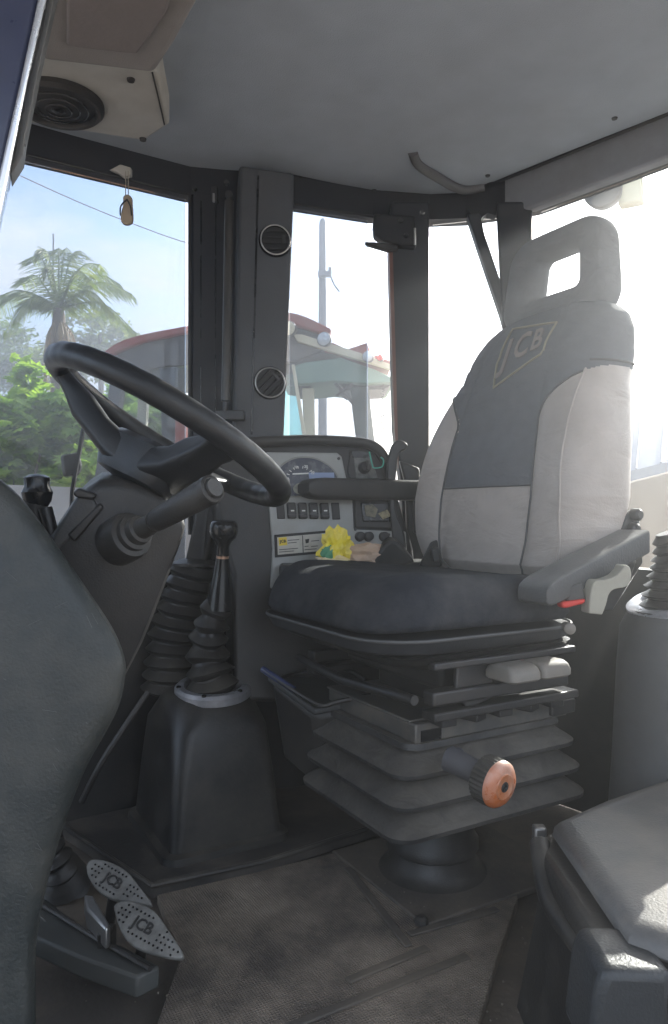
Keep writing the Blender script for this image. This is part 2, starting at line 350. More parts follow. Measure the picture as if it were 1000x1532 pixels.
# gas strut
t = empty('gas_strut', P(340, 640, 1.55), 0, 'slim dusty metal gas strut standing upright beside the vent pillar', 'gas strut')
bm = bmesh.new(); add_tube(bm, [P(343, 300, 1.56), P(338, 600, 1.54)], .0095, 16); bm_link('tube', bm, mat('strut_dark', (.07, .065, .06), .35, metal=.6, dust=DUST, dust_amt=.5), t)
bm = bmesh.new(); add_tube(bm, [P(343, 288, 1.56), P(343, 300, 1.56)], .004, 10); add_lathe(bm, P(343, 292, 1.56), (0, -1, 0), [(-.006, .008), (.008, .008)], 16); bm_link('top_ball', bm, M_metal, t)
bm = bmesh.new(); add_tube(bm, [P(338, 600, 1.54), P(337, 618, 1.54)], .006, 10); add_box(bm, P(345, 622, 1.55), (.06, .03, .02)); bm_link('foot_bracket', bm, M_metal, t, bevel=.002)
# thin seams on the pillar
for xx in (300, 322):
    o = slab('trim_seam', [(xx, 300), (xx+2, 300), (xx+1, 800), (xx-1, 800)], (R(286, 600, PL1)-V((-.2, .98, 0)).normalized()*.002, V((-.2, .98, 0)).normalized()), .003, M_gloss, pil)
# hinge + catch on the header
t = empty('window_catch', R(322, 300, PL1), 0, 'small metal window catch where header rail meets the front pillar', 'catch')
bm = bmesh.new(); add_box(bm, P(322, 292, 1.56), (.012, .02, .03)); bm_link('bracket', bm, M_metal, t, bevel=.001)
for q in ((340, 275), (292, 283)):
    bm = bmesh.new(); add_lathe(bm, P(q[0], q[1], 1.56), (0, -1, 0), [(0, .005), (.01, .005)], 12); bm_link('bolt_head', bm, M_metal, t)
bm = bmesh.new(); add_box(bm, P(320, 296, 1.545), (.004, .006, .018)); bm_link('pin', bm, M_steel, t)

# ---- rear-side pillar (between the two side windows)
plR = (P(615, 500, 1.74), V((-.02, 1, 0)).normalized())
pr = slab('pillar', [(586, 300), (643, 300), (643, 795), (604, 795), (600, 720), (590, 640), (583, 370)], plR, .07, M_frame, bevel=.007, seg=3); tag(pr, kind='structure')
o = slab('pillar_edge_trim', [(581, 340), (587, 340), (597, 700), (591, 650)], (plR[0]-V((0, .01, 0)), plR[1]), .03, mat('red_brown_trim', (.16, .07, .05), .5), pr)
o = slab('window_sill', [(600, 797), (655, 797), (655, 813), (602, 813)], plR, .05, M_frame, bevel=.003); tag(o, kind='structure')
t = empty('window_latch', P(580, 350, 1.70), 0, 'black latch housing with small lever at the top of the rear side pillar', 'latch')
slab('housing', pspl([(560, 318), (622, 322), (624, 368), (598, 366), (575, 360), (560, 350), (558, 335)], 1), (P(590, 340, 1.715), V((0, 1, 0))), .04, M_pl, t, bevel=.005)
slab('lever', [(546, 361), (550, 365), (580, 374), (596, 372), (596, 366), (560, 361)], (P(570, 365, 1.69), V((0, 1, 0))), .02, M_pl, t, bevel=.003)
bm = bmesh.new(); add_tube(bm, [P(621, 341, 1.70), P(621, 366, 1.70)], .0025, 8); bm_link('pin', bm, M_steel, t)
for q in ((608, 352), (632, 318), (600, 330)):
    bm = bmesh.new(); add_lathe(bm, P(q[0], q[1], 1.715), (0, -1, 0), [(0, .006), (.006, .005)], 12); bm_link('bolt_head', bm, M_metal, t)
# ---- rear corner: strut, rear post
pc = slab('pillar', [(742, 300), (797, 300), (797, 860), (768, 860), (752, 500), (746, 380)], (P(770, 400, 1.73), V((.25, .97, 0)).normalized()), .07, M_frame, bevel=.008, seg=3); tag(pc, kind='structure')
t = slab('corner_brace', [(699, 318), (719, 318), (726, 350), (766, 468), (770, 500), (758, 500), (750, 470), (716, 370)], (P(730, 400, 1.75), V((.1, .99, 0)).normalized()), .04, M_frame, bevel=.005)
tag(t, 'slanting black brace in the rear window corner beside the headrest', 'brace')
# fillets in the small triangle window
slab('corner_web', [(700, 312), (745, 312), (742, 322), (730, 318), (722, 324), (718, 332)], (P(730, 400, 1.76), V((.1, .99, 0)).normalized()), .03, M_frame, pc)
# ---- rear header, thick light grey trim
plT = PL7
o = slab('rear_trim', [(722, 279), (1080, 138), (1080, 205), (793, 312), (742, 322), (700, 322), (692, 300)], (PL7[0]-PL7[1]*.03, PL7[1]), .03, mat('trim_grey', (.24, .25, .27), .6, dust=DUST, dust_amt=.3, bump=.2), bevel=.006, seg=3); tag(o, kind='structure')
bm = bmesh.new(); add_tube(bm, [R(722, 284, PL7)-PL7[1]*.036, R(800, 252, PL7)-PL7[1]*.036, R(1080, 143, PL7)-PL7[1]*.036], .006, 10)
add_tube(bm, [R(735, 287, PL7)-PL7[1]*.036, R(800, 262, PL7)-PL7[1]*.036, R(1080, 153, PL7)-PL7[1]*.036], .004, 10)
bm_link('seal_bead', bm, M_plg, o)
# grey roof panel with curved lip at the rear side corner
zc = 1.452
def gz(px, py, z): d = (z-CZ)*FPX/(766.0-py); return V(((px-500)/FPX*d, d, z))
bm = bmesh.new(); add_prism(bm, [gz(x, y, zc) for x, y in [(-150, 150), (40, 184), (280, 252), (360, 256), (440, 262)]+pspl([(520, 279), (600, 296), (650, 301), (680, 298), (692, 288), (708, 280), (724, 277)], 4)+[(900, 208), (1250, 70), (1250, -700), (-400, -700)]], V((0, 0, .016)))
o = bm_link('roof_panel', bm, M_head, bevel=.004, seg=3); tag(o, kind='structure')
bm = bmesh.new(); add_tube(bm, spline([gz(618, 226, 1.455), gz(626, 245, 1.45), gz(650, 262, 1.445), (gz(690, 283, 1.445)), gz(725, 279, 1.45)], 6), [.012]*1+[.011]*24, 12)
bm_link('recess_lip', bm, mat('lip_grey', (.12, .12, .125), .6), o)
for q in ((450, 266), (560, 284), (730, 262), (920, 176)):
    bm = bmesh.new(); add_lathe(bm, gz(q[0], q[1], 1.452), (0, 0, -1), [(0, .006), (.003, .005)], 12); bm_link('trim_screw', bm, M_pl, o)

# ---- overhead speaker panel and sun blind (upper left)
t = o
zs = 1.40
op = [(20, 78), (235, 106), (243, 130), (254, 186), (216, 211), (120, 196), (20, 180)]
bm = bmesh.new(); add_prism(bm, [gz(x, y, zs) for x, y in op], V((0, 0, .07))); t = bm_link('overhead_panel', bm, M_grypl, t, bevel=.006, seg=3)
bm = bmesh.new(); add_tube(bm, [gz(228, 108, zs-.001), gz(238, 150, zs-.001), gz(246, 186, zs-.001)], .0015, 6); bm_link('panel_seam', bm, M_pl, t)
sc_ = gz(88, 152, zs)
sp = empty('speaker', sc_, 0, 'round black loudspeaker let into the grey overhead panel', 'speaker')
bm = bmesh.new(); add_lathe(bm, sc_+V((0, 0, .004)), (0, 0, -1), [(0, .078), (.012, .078), (.018, .072), (.018, .066), (.010, .062)], 40, cap=False); bm_link('rim', bm, M_pl, sp)
bm = bmesh.new(); add_lathe(bm, sc_+V((0, 0, .004)), (0, 0, -1), [(.010, .064), (.014, .045), (.019, .02), (.019, .0005)], 40, cap=False); bm_link('grille', bm, M_plg, sp)
for k in range(3):
    bm = bmesh.new(); add_tube(bm, [sc_+V((math.cos(a)*(.022+.014*k), math.sin(a)*(.022+.014*k), -.0165+k*.002)) for a in [2*math.pi*j/32 for j in range(32)]], .0015, 6, closed=True); bm_link('grille_ring', bm, M_gloss, sp)
bm = bmesh.new(); add_lathe(bm, sc_, (0, 0, -1), [(.012, .013), (.017, .012), (.020, .006)], 16); bm_link('centre_cap', bm, M_gloss, sp)
for q in ((196, 118), (214, 207)):
    bm = bmesh.new(); add_lathe(bm, gz(q[0], q[1], zs), (0, 0, -1), [(0, .007), (.004, .006)], 12); bm_link('screw', bm, M_pl, t)
bm = bmesh.new(); add_prism(bm, [gz(x, y, 1.36) for x, y in [(60, 92), (232, 112), (260, 70), (310, -20), (60, -60)]], V((0, 0, .10)))
t = bm_link('overhead_duct', bm, M_headd, bevel=.012, seg=4); tag(t, 'brown fabric covered overhead duct above the speaker panel', 'overhead duct')
bm = bmesh.new(); add_prism(bm, [gz(x, y, 1.352) for x, y in [(100, 70), (205, 82), (250, 20), (262, -30), (100, -30)]], V((0, 0, .012))); bm_link('inset_panel', bm, mat('brown_inset', (.21, .185, .18), .9, bump=.4), t, bevel=.004)

# ---- hanging flip-flop ornament
c0 = R(183, 252, PL1)-PL1[1]*.02; dd = c0.y
t = empty('hanging_ornament', c0, 0, 'tiny beige flip-flop key charm hanging from a clip on the header', 'ornament')
bm = bmesh.new(); add_prism(bm, [P(x, y, dd) for x, y in [(163, 254), (180, 245), (196, 250), (196, 262), (184, 264), (176, 258)]], V((0, .012, 0))); bm_link('clip', bm, M_grypl, t, bevel=.002)
bm = bmesh.new()
for x in (188, 192): add_tube(bm, [P(x, 256, dd), P(x, 292, dd)], .0011, 6)
bm_link('string', bm, M_beige, t)
bm = bmesh.new(); add_prism(bm, [P(x, y, dd) for x, y in pspl([(189, 290), (196, 293), (197, 305), (198, 320), (197, 331), (189, 335), (181, 331), (181, 318), (184, 305), (184, 294), (189, 290)], 3)[:-1]], V((0, .012, 0))); bm_link('sole', bm, M_tan, t, bevel=.002)
bm = bmesh.new(); add_tube(bm, spline([P(190, 298, dd-.002), P(181, 308, dd-.012), P(180, 322, dd-.002)], 5), .0016, 6); add_tube(bm, spline([P(190, 298, dd-.002), P(195, 308, dd-.012), P(197, 322, dd-.002)], 5), .0016, 6); bm_link('strap', bm, M_plg, t)

# ---- open door edge at the upper left
dp = (P(40, 100, .62), V((-.35, .93, 0)).normalized())
t = empty('door', P(-30, 900, .62), 0, 'blue painted edge of the open cab door with bright trim strip', 'door')
slab('door_panel', [(-120, -80), (72, -80), (56, 0), (30, 120), (0, 262), (-20, 360), (-120, 700)], dp, .02, M_door, t, bevel=.003)
slab('trim_strip', [(72, -80), (84, -80), (68, 0), (40, 122), (4, 300), (-22, 420), (-26, 380), (-2, 262), (30, 120), (56, 0)], (dp[0]-dp[1]*.004, dp[1]), .02, M_chrome, t, bevel=.002)
slab('rubber_seal', [(84, -80), (98, -80), (80, 0), (58, 100), (38, 200), (34, 230), (14, 262), (40, 122), (68, 0)], (dp[0]+dp[1]*.004, dp[1]), .03, M_rub, t, bevel=.003)
slab('door_glass', [(38, 215), (20, 240), (4, 300), (-22, 420), (-40, 520), (-90, 520), (-60, 500), (0, 345), (12, 290), (22, 225)], (dp[0]+dp[1]*.010, dp[1]), .005, M_glass, t)

# ------------------------------------------------------------------ near left moulded cowl
plC = (P(90, 1000, .80), V((.12, .99, -.06)).normalized())
out = pspl([(0, 710), (28, 735), (62, 778), (100, 832), (140, 890), (172, 940), (188, 980), (190, 1010), (180, 1058), (156, 1105), (130, 1152), (108, 1205), (88, 1265), (70, 1330), (56, 1400), (50, 1470), (50, 1700)], 3)
outp = [(-300, 560), (-60, 660)] + out + [(-300, 1700)]
bm = bmesh.new()
base = [R(x, y, plC) for x, y in outp]
nrm = plC[1]; cen = R(-150, 1150, plC)
rings = []
for k, (inset, dep) in enumerate([(.034, 0), (.022, .002), (.012, .006), (.004, .014), (0, .026), (.004, .09), (.02, .12)]):
    rings.append([p + (cen-p).normalized()*inset + V((-.33, .94, -.22))*dep for p in base])
add_loft(bm, rings)
cw = bm_link('front_cowl', bm, mat('cowl_plastic', (.022, .027, .027), .48, dust=(.13, .12, .10), dust_amt=.35, dscale=11, bump=.5, bscale=260)); tag(cw, 'big smooth dark grey moulded cowl at the near left edge', 'cowl')
rs_ = random.Random(21)
M_scuff = mat('scuff', (.07, .072, .07), .6)
bm = bmesh.new()
for k in range(26):
    x = rs_.uniform(5, 165); y = rs_.uniform(800, 1380)
    if x > 150 and not 930 < y < 1050: x *= .5
    if x > 45 and y > 1200: x *= .4
    ang = rs_.uniform(-.5, 1.2); ln = rs_.uniform(3, 22); w_ = rs_.uniform(.3, .8); dx, dy = math.cos(ang), math.sin(ang)
    q = [(x, y), (x+dx*ln, y+dy*ln), (x+dx*ln-dy*w_, y+dy*ln+dx*w_), (x-dy*w_, y+dx*w_)]
    if all(a_ < 100+60*(800 < b_ < 1100) for a_, b_ in q): add_prism(bm, [R(a_, b_, plC)-plC[1]*.0006 for a_, b_ in q], plC[1]*.0006)
tag(bm_link('scuff_mark', bm, M_scuff, cw, smooth=False), kind='stuff')
# joystick just behind the cowl
t = empty('loader_lever', P(70, 900, 1.0), 0, 'short black lever with rounded knob behind the near left cowl', 'lever')
b0 = P(56, 752, 1.0)
bm = bmesh.new(); add_lathe(bm, b0, (-.02, 0, 1), [(-.012, .008), (-.006, .013), (.002, .018), (.014, .0205), (.022, .0165), (.034, .017), (.038, .010), (.039, .002)], 28); bm_link('knob', bm, M_gloss, t)
bm = bmesh.new(); add_tube(bm, spline([P(54, 752, 1.0), P(52, 790, 1.0), P(75, 840, 1.0), P(90, 900, 1.0)], 6), .016, 16); bm_link('boot', bm, M_rub, t)
bm = bmesh.new(); add_tube(bm, spline([P(68, 760, .985), P(78, 800, .985), P(92, 860, .985)], 6), .009, 12); bm_link('cable', bm, M_rub, t)

# ------------------------------------------------------------------ steering column
plS = (P(170, 820, .98), V((-.28, .95, .12)).normalized())
t = empty('steering_column', P(150, 1180, 1.08), 0, 'dark tapered plastic steering column shroud beneath the wheel', 'steering column')
face = pspl([(118, 742), (150, 718), (200, 722), (243, 742), (276, 778), (276, 800), (262, 840), (240, 900), (214, 965), (180, 1030), (150, 1090), (120, 1150)], 2)+[(60, 1180), (0, 1100), (0, 900), (78, 800)]
bm = bmesh.new(); base = [R(x, y, plS) for x, y in face]; cen = R(140, 900, plS)
add_loft(bm, [[p+(cen-p).normalized()*i+plS[1]*d_ for p in base] for i, d_ in ((.016, 0), (.006, .003), (.001, .010), (0, .02), (.0, .15), (.012, .165))])
bm_link('shroud', bm, M_pl, t)
# left flat flank with clip
slab('flank', [(80, 800), (118, 740), (138, 742), (150, 764), (88, 822), (60, 860)], (plS[0]-plS[1]*.004, plS[1]), .012, M_plg, t, bevel=.004, seg=3)
slab('top_clip', [(108, 738), (118, 730), (146, 741), (140, 748), (114, 745)], (plS[0]-plS[1]*.012, plS[1]), .02, M_pl, t, bevel=.003)
slab('fluted_rib', [(100, 800), (150, 752), (156, 760), (112, 812)], (plS[0]-plS[1]*.006, plS[1]), .012, M_pl, t, bevel=.003)
# column neck
Cw = P(256, 645, 1.05); e1 = V((.873, 0, -.487)).normalized(); e2 = V((.093, -.982, .165)); e2 = (e2-e1*e2.dot(e1)).normalized(); nd = e1.cross(e2)
hub = Cw+nd*.062
bm = bmesh.new(); add_tube(bm, [hub+nd*.0, hub+nd*.05], .017, 16); bm_link('neck', bm, M_steel, t)
# indicator stalk
a0 = P(200, 798, .955); a1 = P(315, 733, .86)
ax = (a1-a0).normalized()
bm = bmesh.new(); add_lathe(bm, a0-ax*.01, ax, [(-.03, .032), (.0, .032), (.006, .030), (.008, .024), (.016, .024), (.018, .019), (.028, .018), (.03, .014), (.055, .0125)], 28); bm_link('stalk_boot', bm, M_rub, t)
Ls = (a1-a0).length
bm = bmesh.new(); add_lathe(bm, a0+ax*.044, ax, [(0, .010), (.004, .013), (.012, .0145), (.040, .0155), (Ls-.056, .0172), (Ls-.052, .0155), (Ls-.049, .0155), (Ls-.047, .0178), (Ls-.040, .0172), (Ls-.038, .014), (Ls-.039, .012), (Ls-.035, .011)], 32)
st = bm_link('stalk', bm, M_pl, t)
# steering wheel
t = empty('steering_wheel', hub, 0, 'black three-spoke steering wheel seen from below against the side window', 'steering wheel')
RW = .178; NR = 72
bm = bmesh.new()
add_tube(bm, [Cw+(e1*math.cos(a)+e2*math.sin(a))*(RW+.0006*math.sin(a*36)) for a in [2*math.pi*k/144 for k in range(144)]], .0166, 18, closed=True)
bm_link('rim', bm, M_wheel, t)
def spoke(th):
    d = e1*math.cos(th)+e2*math.sin(th); w = nd.cross(d)
    rings = []
    for (r, z, hw, ht) in ((.02, .062, .042, .024), (.05, .060, .036, .022), (.085, .048, .026, .019), (.12, .032, .026, .020), (.15, .016, .021, .013), (.172, .005, .025, .010)):
        c = Cw+d*r+nd*z; sl = (d*.95-nd*.3).normalized(); tn = w.cross(sl).normalized()
        rings.append([c+w*x*hw+tn*y*ht for x, y in rrect(1, 1, .45, 4)])
    bm = bmesh.new(); add_loft(bm, rings); bm_link('spoke', bm, M_wheel, t)
for th in (math.radians(180), math.radians(54), math.radians(-64)): spoke(th)
bm = bmesh.new(); pr_ = []
for h, s in ((.030, .6), (.032, .86), (.040, 1.0), (.075, 1.0), (.090, .9), (.094, .6)):
    pr_.append([Cw+nd*h+(e1*math.cos(a)+e2*math.sin(a))*s*(.062+.010*math.cos(3*(a-math.radians(180)))) for a in [2*math.pi*k/48 for k in range(48)]])
add_loft(bm, pr_); bm_link('hub', bm, M_wheel, t)
bm = bmesh.new(); add_box(bm, Cw-e1*.168+nd*.006+e2*.01, (.018, .016, .006), frame3(e1, e2, nd, (0, 0, 0)).to_3x3()); bm_link('worn_patch', bm, M_beige, t, bevel=.002)

# ------------------------------------------------------------------ gear levers and pedestal
def gaiter(bm, pts, r0, r1, folds, wob=.0, seg=28, amp=.3):
    """bellows along a path: every fold a ridge and a groove"""
    path_ = spline(pts, 40); n = len(path_); Ltot = sum((path_[i+1]-path_[i]).length for i in range(n-1)); s = 0; rings = []
    NN = folds*8; cum = [0]
    for i in range(n-1): cum.append(cum[-1]+(path_[i+1]-path_[i]).length)
    def at(x):
        for i in range(n-1):
            if cum[i+1] >= x-1e-9:
                f = (x-cum[i])/max(1e-9, cum[i+1]-cum[i]); return path_[i].lerp(path_[i+1], f), (path_[i+1]-path_[i]).normalized()
        return path_[-1], (path_[-1]-path_[-2]).normalized()
    for k in range(NN+1):
        f = k/NN; p, tg = at(f*Ltot); r = r0+(r1-r0)*f; ph = (k % 8)/8
        tri = (1-abs(ph-.35)/.35) if ph < .35 else max(0, 1-(ph-.35)/.5)
        tri = max(0, tri)**.85; rr = r*(1-amp+amp*tri)
        u = V((1, 0, 0)); u = (u-tg*u.dot(tg)).normalized(); w = tg.cross(u)
        rings.append([p+(u*math.cos(a)+w*math.sin(a))*rr*(1+wob*math.sin(3*a+f*9))+tg*wob*.06*math.sin(a*2+f*14) for a in [2*math.pi*j/seg for j in range(seg)]])
    add_loft(bm, rings)
# raised floor plate
bm = bmesh.new(); add_prism(bm, [G(x, y, .03) for x, y in [(96, 1236), (228, 1322), (400, 1284), (565, 1232), (620, 1120), (420, 1040), (200, 1060), (60, 1150)]], V((0, 0, -.03)))
fp = bm_link('floor_plate', bm, mat('floor_plate_mat', (.03, .03, .03), .6, dust=(.24, .2, .16), dust_amt=.5, dscale=5, bump=.3, up=.1), bevel=.006, seg=3); tag(fp, 'black raised floor plate with worn front edge under the gear pedestal', 'floor plate')
bm = bmesh.new(); add_tube(bm, [G(100, 1240, .032), G(228, 1326, .032), G(400, 1288, .032), G(563, 1236, .032)], .005, 8); bm_link('edge_bead', bm, M_rub, fp)
bc = V((-.262, 1.50, .03)); RA = Ld*-1; FA = Fd*-1
t = empty('gear_pedestal', bc, 0, 'tall tapered black pedestal with metal ring round the front gear lever', 'gear pedestal')
def pring(z, hx, hy, r, sh=(0, 0)):
    return [bc*1+FA*(x+sh[0])+RA*(y+sh[1])+V((0, 0, z)) for x, y in rrect(hx, hy, r, 8)]
# base corner at (-.285,1.425) -> half sizes
bm = bmesh.new()
add_loft(bm, [pring(.0, .128, .145, .03), pring(.012, .126, .143, .03), pring(.016, .112, .132, .02), pring(.13, .104, .122, .028), pring(.22, .098, .110, .040), pring(.255, .094, .100, .085), pring(.272, .086, .088, .08), pring(.280, .074, .076, .07), pring(.282, .06, .06, .055)])
bm_link('cone', bm, M_rub, t)
topc = bc+V((.018, -.02, .284)); tx = V((0.03, -.12, 1)).normalized()
bm = bmesh.new(); add_lathe(bm, topc, tx, [(-.01, .076), (.004, .076), (.010, .070), (.010, .058), (.002, .054)], 48, cap=False); bm_link('metal_ring', bm, M_ring, t)
for a in (200, 265, 330):
    a = math.radians(a); u = tx.orthogonal().normalized(); u = V((1, 0, 0)); u = (u-tx*u.dot(tx)).normalized(); w = tx.cross(u)
    bm = bmesh.new(); add_lathe(bm, topc+(u*math.cos(a)+w*math.sin(a))*.068+tx*.009, tx, [(0, .005), (.003, .0045)], 10); bm_link('screw', bm, M_gloss, t)
# scuffed decals low on the cone
slab('scuff_mark', [(290, 1210), (302, 1211), (300, 1230), (289, 1228)], (P(296, 1220, 1.455), V((-.7, .7, .1)).normalized()), .003, M_metal, t)
t = empty('gear_lever', topc, 0, 'front gear lever with round black knob and corkscrewed rubber gaiter', 'gear lever')
dl = topc.y
k0 = P(335, 797, dl-.02); k1 = P(330, 905, dl-.01)
bm = bmesh.new(); gaiter(bm, [topc+V((0, 0, -.005)), P(312, 965, dl), P(325, 898, dl-.01)], .056, .030, 6, wob=.05, amp=.30); bm_link('gaiter', bm, M_rub, t)
axk = (k0-k1).normalized()
bm = bmesh.new(); add_lathe(bm, k1, axk, [(-.008, .030), (.0, .0285), (.03, .024), (.06, .0175), (.092, .0135), (.094, .0135)], 28); bm_link('sleeve', bm, M_gloss, t)
bm = bmesh.new(); add_lathe(bm, k1+axk*.093, axk, [(0, .0125), (.006, .0125)], 24); bm_link('collar', bm, mat('copper_collar', (.45, .28, .2), .4, metal=.6), t)
Lk = (k0-k1).length
bm = bmesh.new(); add_lathe(bm, k1+axk*.099, axk, [(0, .012), (.02, .0125), (.03, .017), (.036, .024), (.046, .0275), (.058, .028), (.066, .026), (.070, .021), (.0705, .002)], 32); bm_link('knob', bm, M_gloss, t)
# rear gaiter with broad lever
t = empty('range_lever', P(262, 1030, 1.60), 0, 'taller rear lever with large stacked rubber bellows behind the gear lever', 'lever')
bm = bmesh.new(); gaiter(bm, [P(262, 1035, 1.60), P(268, 940, 1.60), P(290, 845, 1.60)], .077, .052, 10, amp=.22, wob=.015); bm_link('gaiter', bm, M_rub, t)
bm = bmesh.new(); add_lathe(bm, P(290, 846, 1.60), (0, 0, 1), [(0, .05), (.006, .05), (.014, .03), (.016, .02)], 28); bm_link('cap', bm, M_rub, t)
bm = bmesh.new(); add_prism(bm, [P(x, y, 1.58) for x, y in [(276, 842), (310, 842), (322, 780), (326, 700), (296, 690), (290, 780)]], V((0, .05, 0))); bm_link('lever_blade', bm, M_pl, t, bevel=.006, seg=3)
slab('blade_rib', [(300, 835), (304, 835), (312, 760), (308, 760)], (P(300, 800, 1.577), V((0, 1, 0))), .006, M_plg, t)

# ------------------------------------------------------------------ instrument console
plI = (P(500, 760, 1.60), (V((-.30, .95, -.16))).normalized())
def pi(off): return (plI[0]-plI[1]*off, plI[1])
t = empty('instrument_console', P(500, 1000, 1.62), 0, 'grey side instrument console with gauges and switches behind the wheel', 'instrument console')
# body
slab('body', pspl([(315, 700), (335, 672), (370, 655), (460, 652), (540, 656), (566, 662), (582, 680), (592, 720), (604, 770), (620, 822), (624, 900)], 3)+[(624, 1050), (350, 1050), (348, 860), (330, 800)], plI, .10, M_pl, t, bevel=.01, seg=4)
# hood lip
bm = bmesh.new(); add_tube(bm, spline([R(372, 662, pi(.012)), R(460, 658, pi(.014)), R(540, 662, pi(.014)), R(566, 672, pi(.012)), R(578, 690, pi(.008))], 6), .011, 12); bm_link('hood_lip', bm, M_pl, t)
# grey fascia
fas = [(398, 676), (505, 677), (512, 683), (518, 712), (528, 745), (530, 792), (608, 795), (612, 880), (405, 880), (408, 820), (402, 740)]
slab('fascia', fas, pi(.006), .01, M_dash, t, bevel=.003, seg=3)
# gauge cluster: recessed dark dial with bezel
gc = pspl([(415, 738), (412, 720), (420, 700), (437, 688), (455, 685), (475, 688), (495, 700), (505, 716), (506, 738)], 5)+[(470, 741), (430, 742)]
slab('gauge_bezel', [(x+(x-460)*.06, y+(y-715)*.08) for x, y in gc], pi(.008), .006, mat('bezel', (.28, .28, .25), .5), t, bevel=.002)
gd = slab('gauge_face', gc, pi(.0095), .004, mat('gauge_dark', (.045, .05, .07), .25, dust=(.3, .3, .3), dust_amt=.25, dscale=40), t)
def arc(cx, cy, rx, ry, a0, a1, n): return [(cx+rx*math.cos(math.radians(a0+(a1-a0)*k/n)), cy-ry*math.sin(math.radians(a0+(a1-a0)*k/n))) for k in range(n+1)]
for k, (x, y) in enumerate(arc(450, 715, 22, 18, 200, -20, 11)):
    x2, y2 = 450+(x-450)*.8, 715+(y-715)*.8; dx, dy = (y-y2), -(x-x2); q = .12
    slab('scale_mark', [(x-dx*q, y-dy*q), (x+dx*q, y+dy*q), (x2+dx*q, y2+dy*q), (x2-dx*q, y2-dy*q)], pi(.0105), .001, M_white, gd)
slab('needle', [(438, 708), (462, 707), (462, 709), (438, 710)], pi(.0115), .001, M_white, gd)
for (x, y) in ((432, 718), (443, 699), (458, 698), (468, 707)):
    Mt = frame3(V((-plI[1].y*-1, plI[1].x*-1, 0)).normalized(), V((0, 0, 1)), -plI[1], R(x, y, pi(.011)))
    text('scale_number', {432: '0', 443: '10', 458: '20', 468: '30'}[x], Mt, .008, M_white, gd, .0004)
slab('lcd_window', [(462, 707), (500, 707), (501, 720), (464, 720)], pi(.0105), .001, mat('lcd', (.25, .32, .5), .3), gd)
slab('small_gauge', arc(452, 731, 13, 9, 0, 340, 16), pi(.0105), .001, mat('gauge_pale', (.4, .4, .33), .5, dust=(.1, .1, .1), dust_amt=.6, dscale=90), gd)
# switches
sw0 = None
for k in range(6):
    x = 420+k*16.5; w = 6.3; yo = k*.2
    if k in (0, 5):
        o = slab('blank_cover', [(x-w, 751+yo), (x+w-1, 751+yo), (x+w+1, 776+yo), (x-w+2, 776+yo)], pi(.009), .006, M_pl, t, bevel=.0012)
    else:
        o = slab('rocker_switch', [(x-w, 751+yo), (x+w, 751+yo), (x+w+2, 775+yo), (x-w+2, 775+yo)], pi(.016), .014, M_pl, t, bevel=.003, seg=3)
        slab('icon', [(x-1, 763), (x+4, 763), (x+4, 765), (x-1, 765)], pi(.0166), .001, M_white, o)
        slab('switch_ridge', [(x-w+1, 768), (x+w+1, 768), (x+w+1, 770), (x-w+1, 770)], pi(.0175), .004, M_gloss, o)
# label plate
pp = slab('label_frame', [(411, 800), (497, 793), (500, 826), (412, 834)], pi(.009), .006, M_blackp, t, bevel=.001)
slab('label_sheet', [(415, 804), (493, 797), (495, 823), (416, 830)], pi(.0105), .002, mat('label_sheet', (.6, .58, .52), .6, dust=(.4, .35, .28), dust_amt=.4, dscale=30), pp)
slab('yellow_square', [(417, 804.5), (429, 803.5), (430, 815.5), (418, 816.5)], pi(.0115), .001, M_yel, pp)
ixd = (R(480, 800, plI)-R(420, 805.5, plI)).normalized(); iyd = plI[1].cross(ixd).normalized()*1
if iyd.z < 0: iyd = -iyd
text('emblem', 'JCB', frame3(ixd, iyd, ixd.cross(iyd), R(423.5, 810, pi(.0128))), .0085, M_blackp, pp, .0003)
slab('divider', [(452.5, 801), (453.5, 801), (454.5, 827), (453.5, 827)], pi(.0115), .001, M_blackp, pp)
for (x0, y0, x1) in ((418, 822, 446), (418, 825.5, 440), (431, 808, 448), (431, 812, 444), (466, 809, 478), (456, 817, 462), (466, 817, 476), (456, 822, 474)):
    yy = y0; sl = -(x1-x0)*.08
    slab('print_line', [(x0, yy), (x1, yy+sl), (x1, yy+sl+1.0), (x0, yy+1.0)], pi(.0115), .001, mat('print_grey', (.2, .2, .2), .6) if False else M_metal, pp)
slab('pictogram', [(457, 807), (463, 806), (462, 812), (458, 813)], pi(.0115), .001, M_blackp, pp)
# ignition pod right of the fascia
slab('pod_panel', [(524, 673), (560, 676), (575, 700), (590, 770), (588, 792), (532, 790), (530, 742), (520, 705)], pi(.004), .01, M_pl, t, bevel=.004)
o = slab('pod_plate', [(530, 684), (556, 684), (566, 715), (534, 717)], pi(.008), .006, mat('dusty_plate', (.2, .2, .19), .7, dust=(.05, .05, .05), dust_amt=.8, dscale=60), t, bevel=.001)
slab('pod_slot', [(527, 675), (552, 676), (551, 685), (528, 684)], pi(.0095), .004, M_gloss, t)
kb = R(545, 700, pi(.01))
bm = bmesh.new(); add_lathe(bm, kb, -plI[1], [(0, .014), (.01, .013), (.014, .010)], 20); bm_link('key_barrel', bm, M_metal, t)
bm = bmesh.new(); add_box(bm, kb-plI[1]*.024, (.006, .02, .022)); bm_link('key', bm, M_pl, t, bevel=.002)
bm = bmesh.new(); add_tube(bm, spline([R(553, 676, pi(.02)), R(557, 694, pi(.03)), R(560, 700, pi(.03)), R(572, 698, pi(.03)), R(574, 688, pi(.03)), R(570, 684, pi(.03))], 6), .0016, 6); bm_link('green_cord', bm, M_greenw, t)
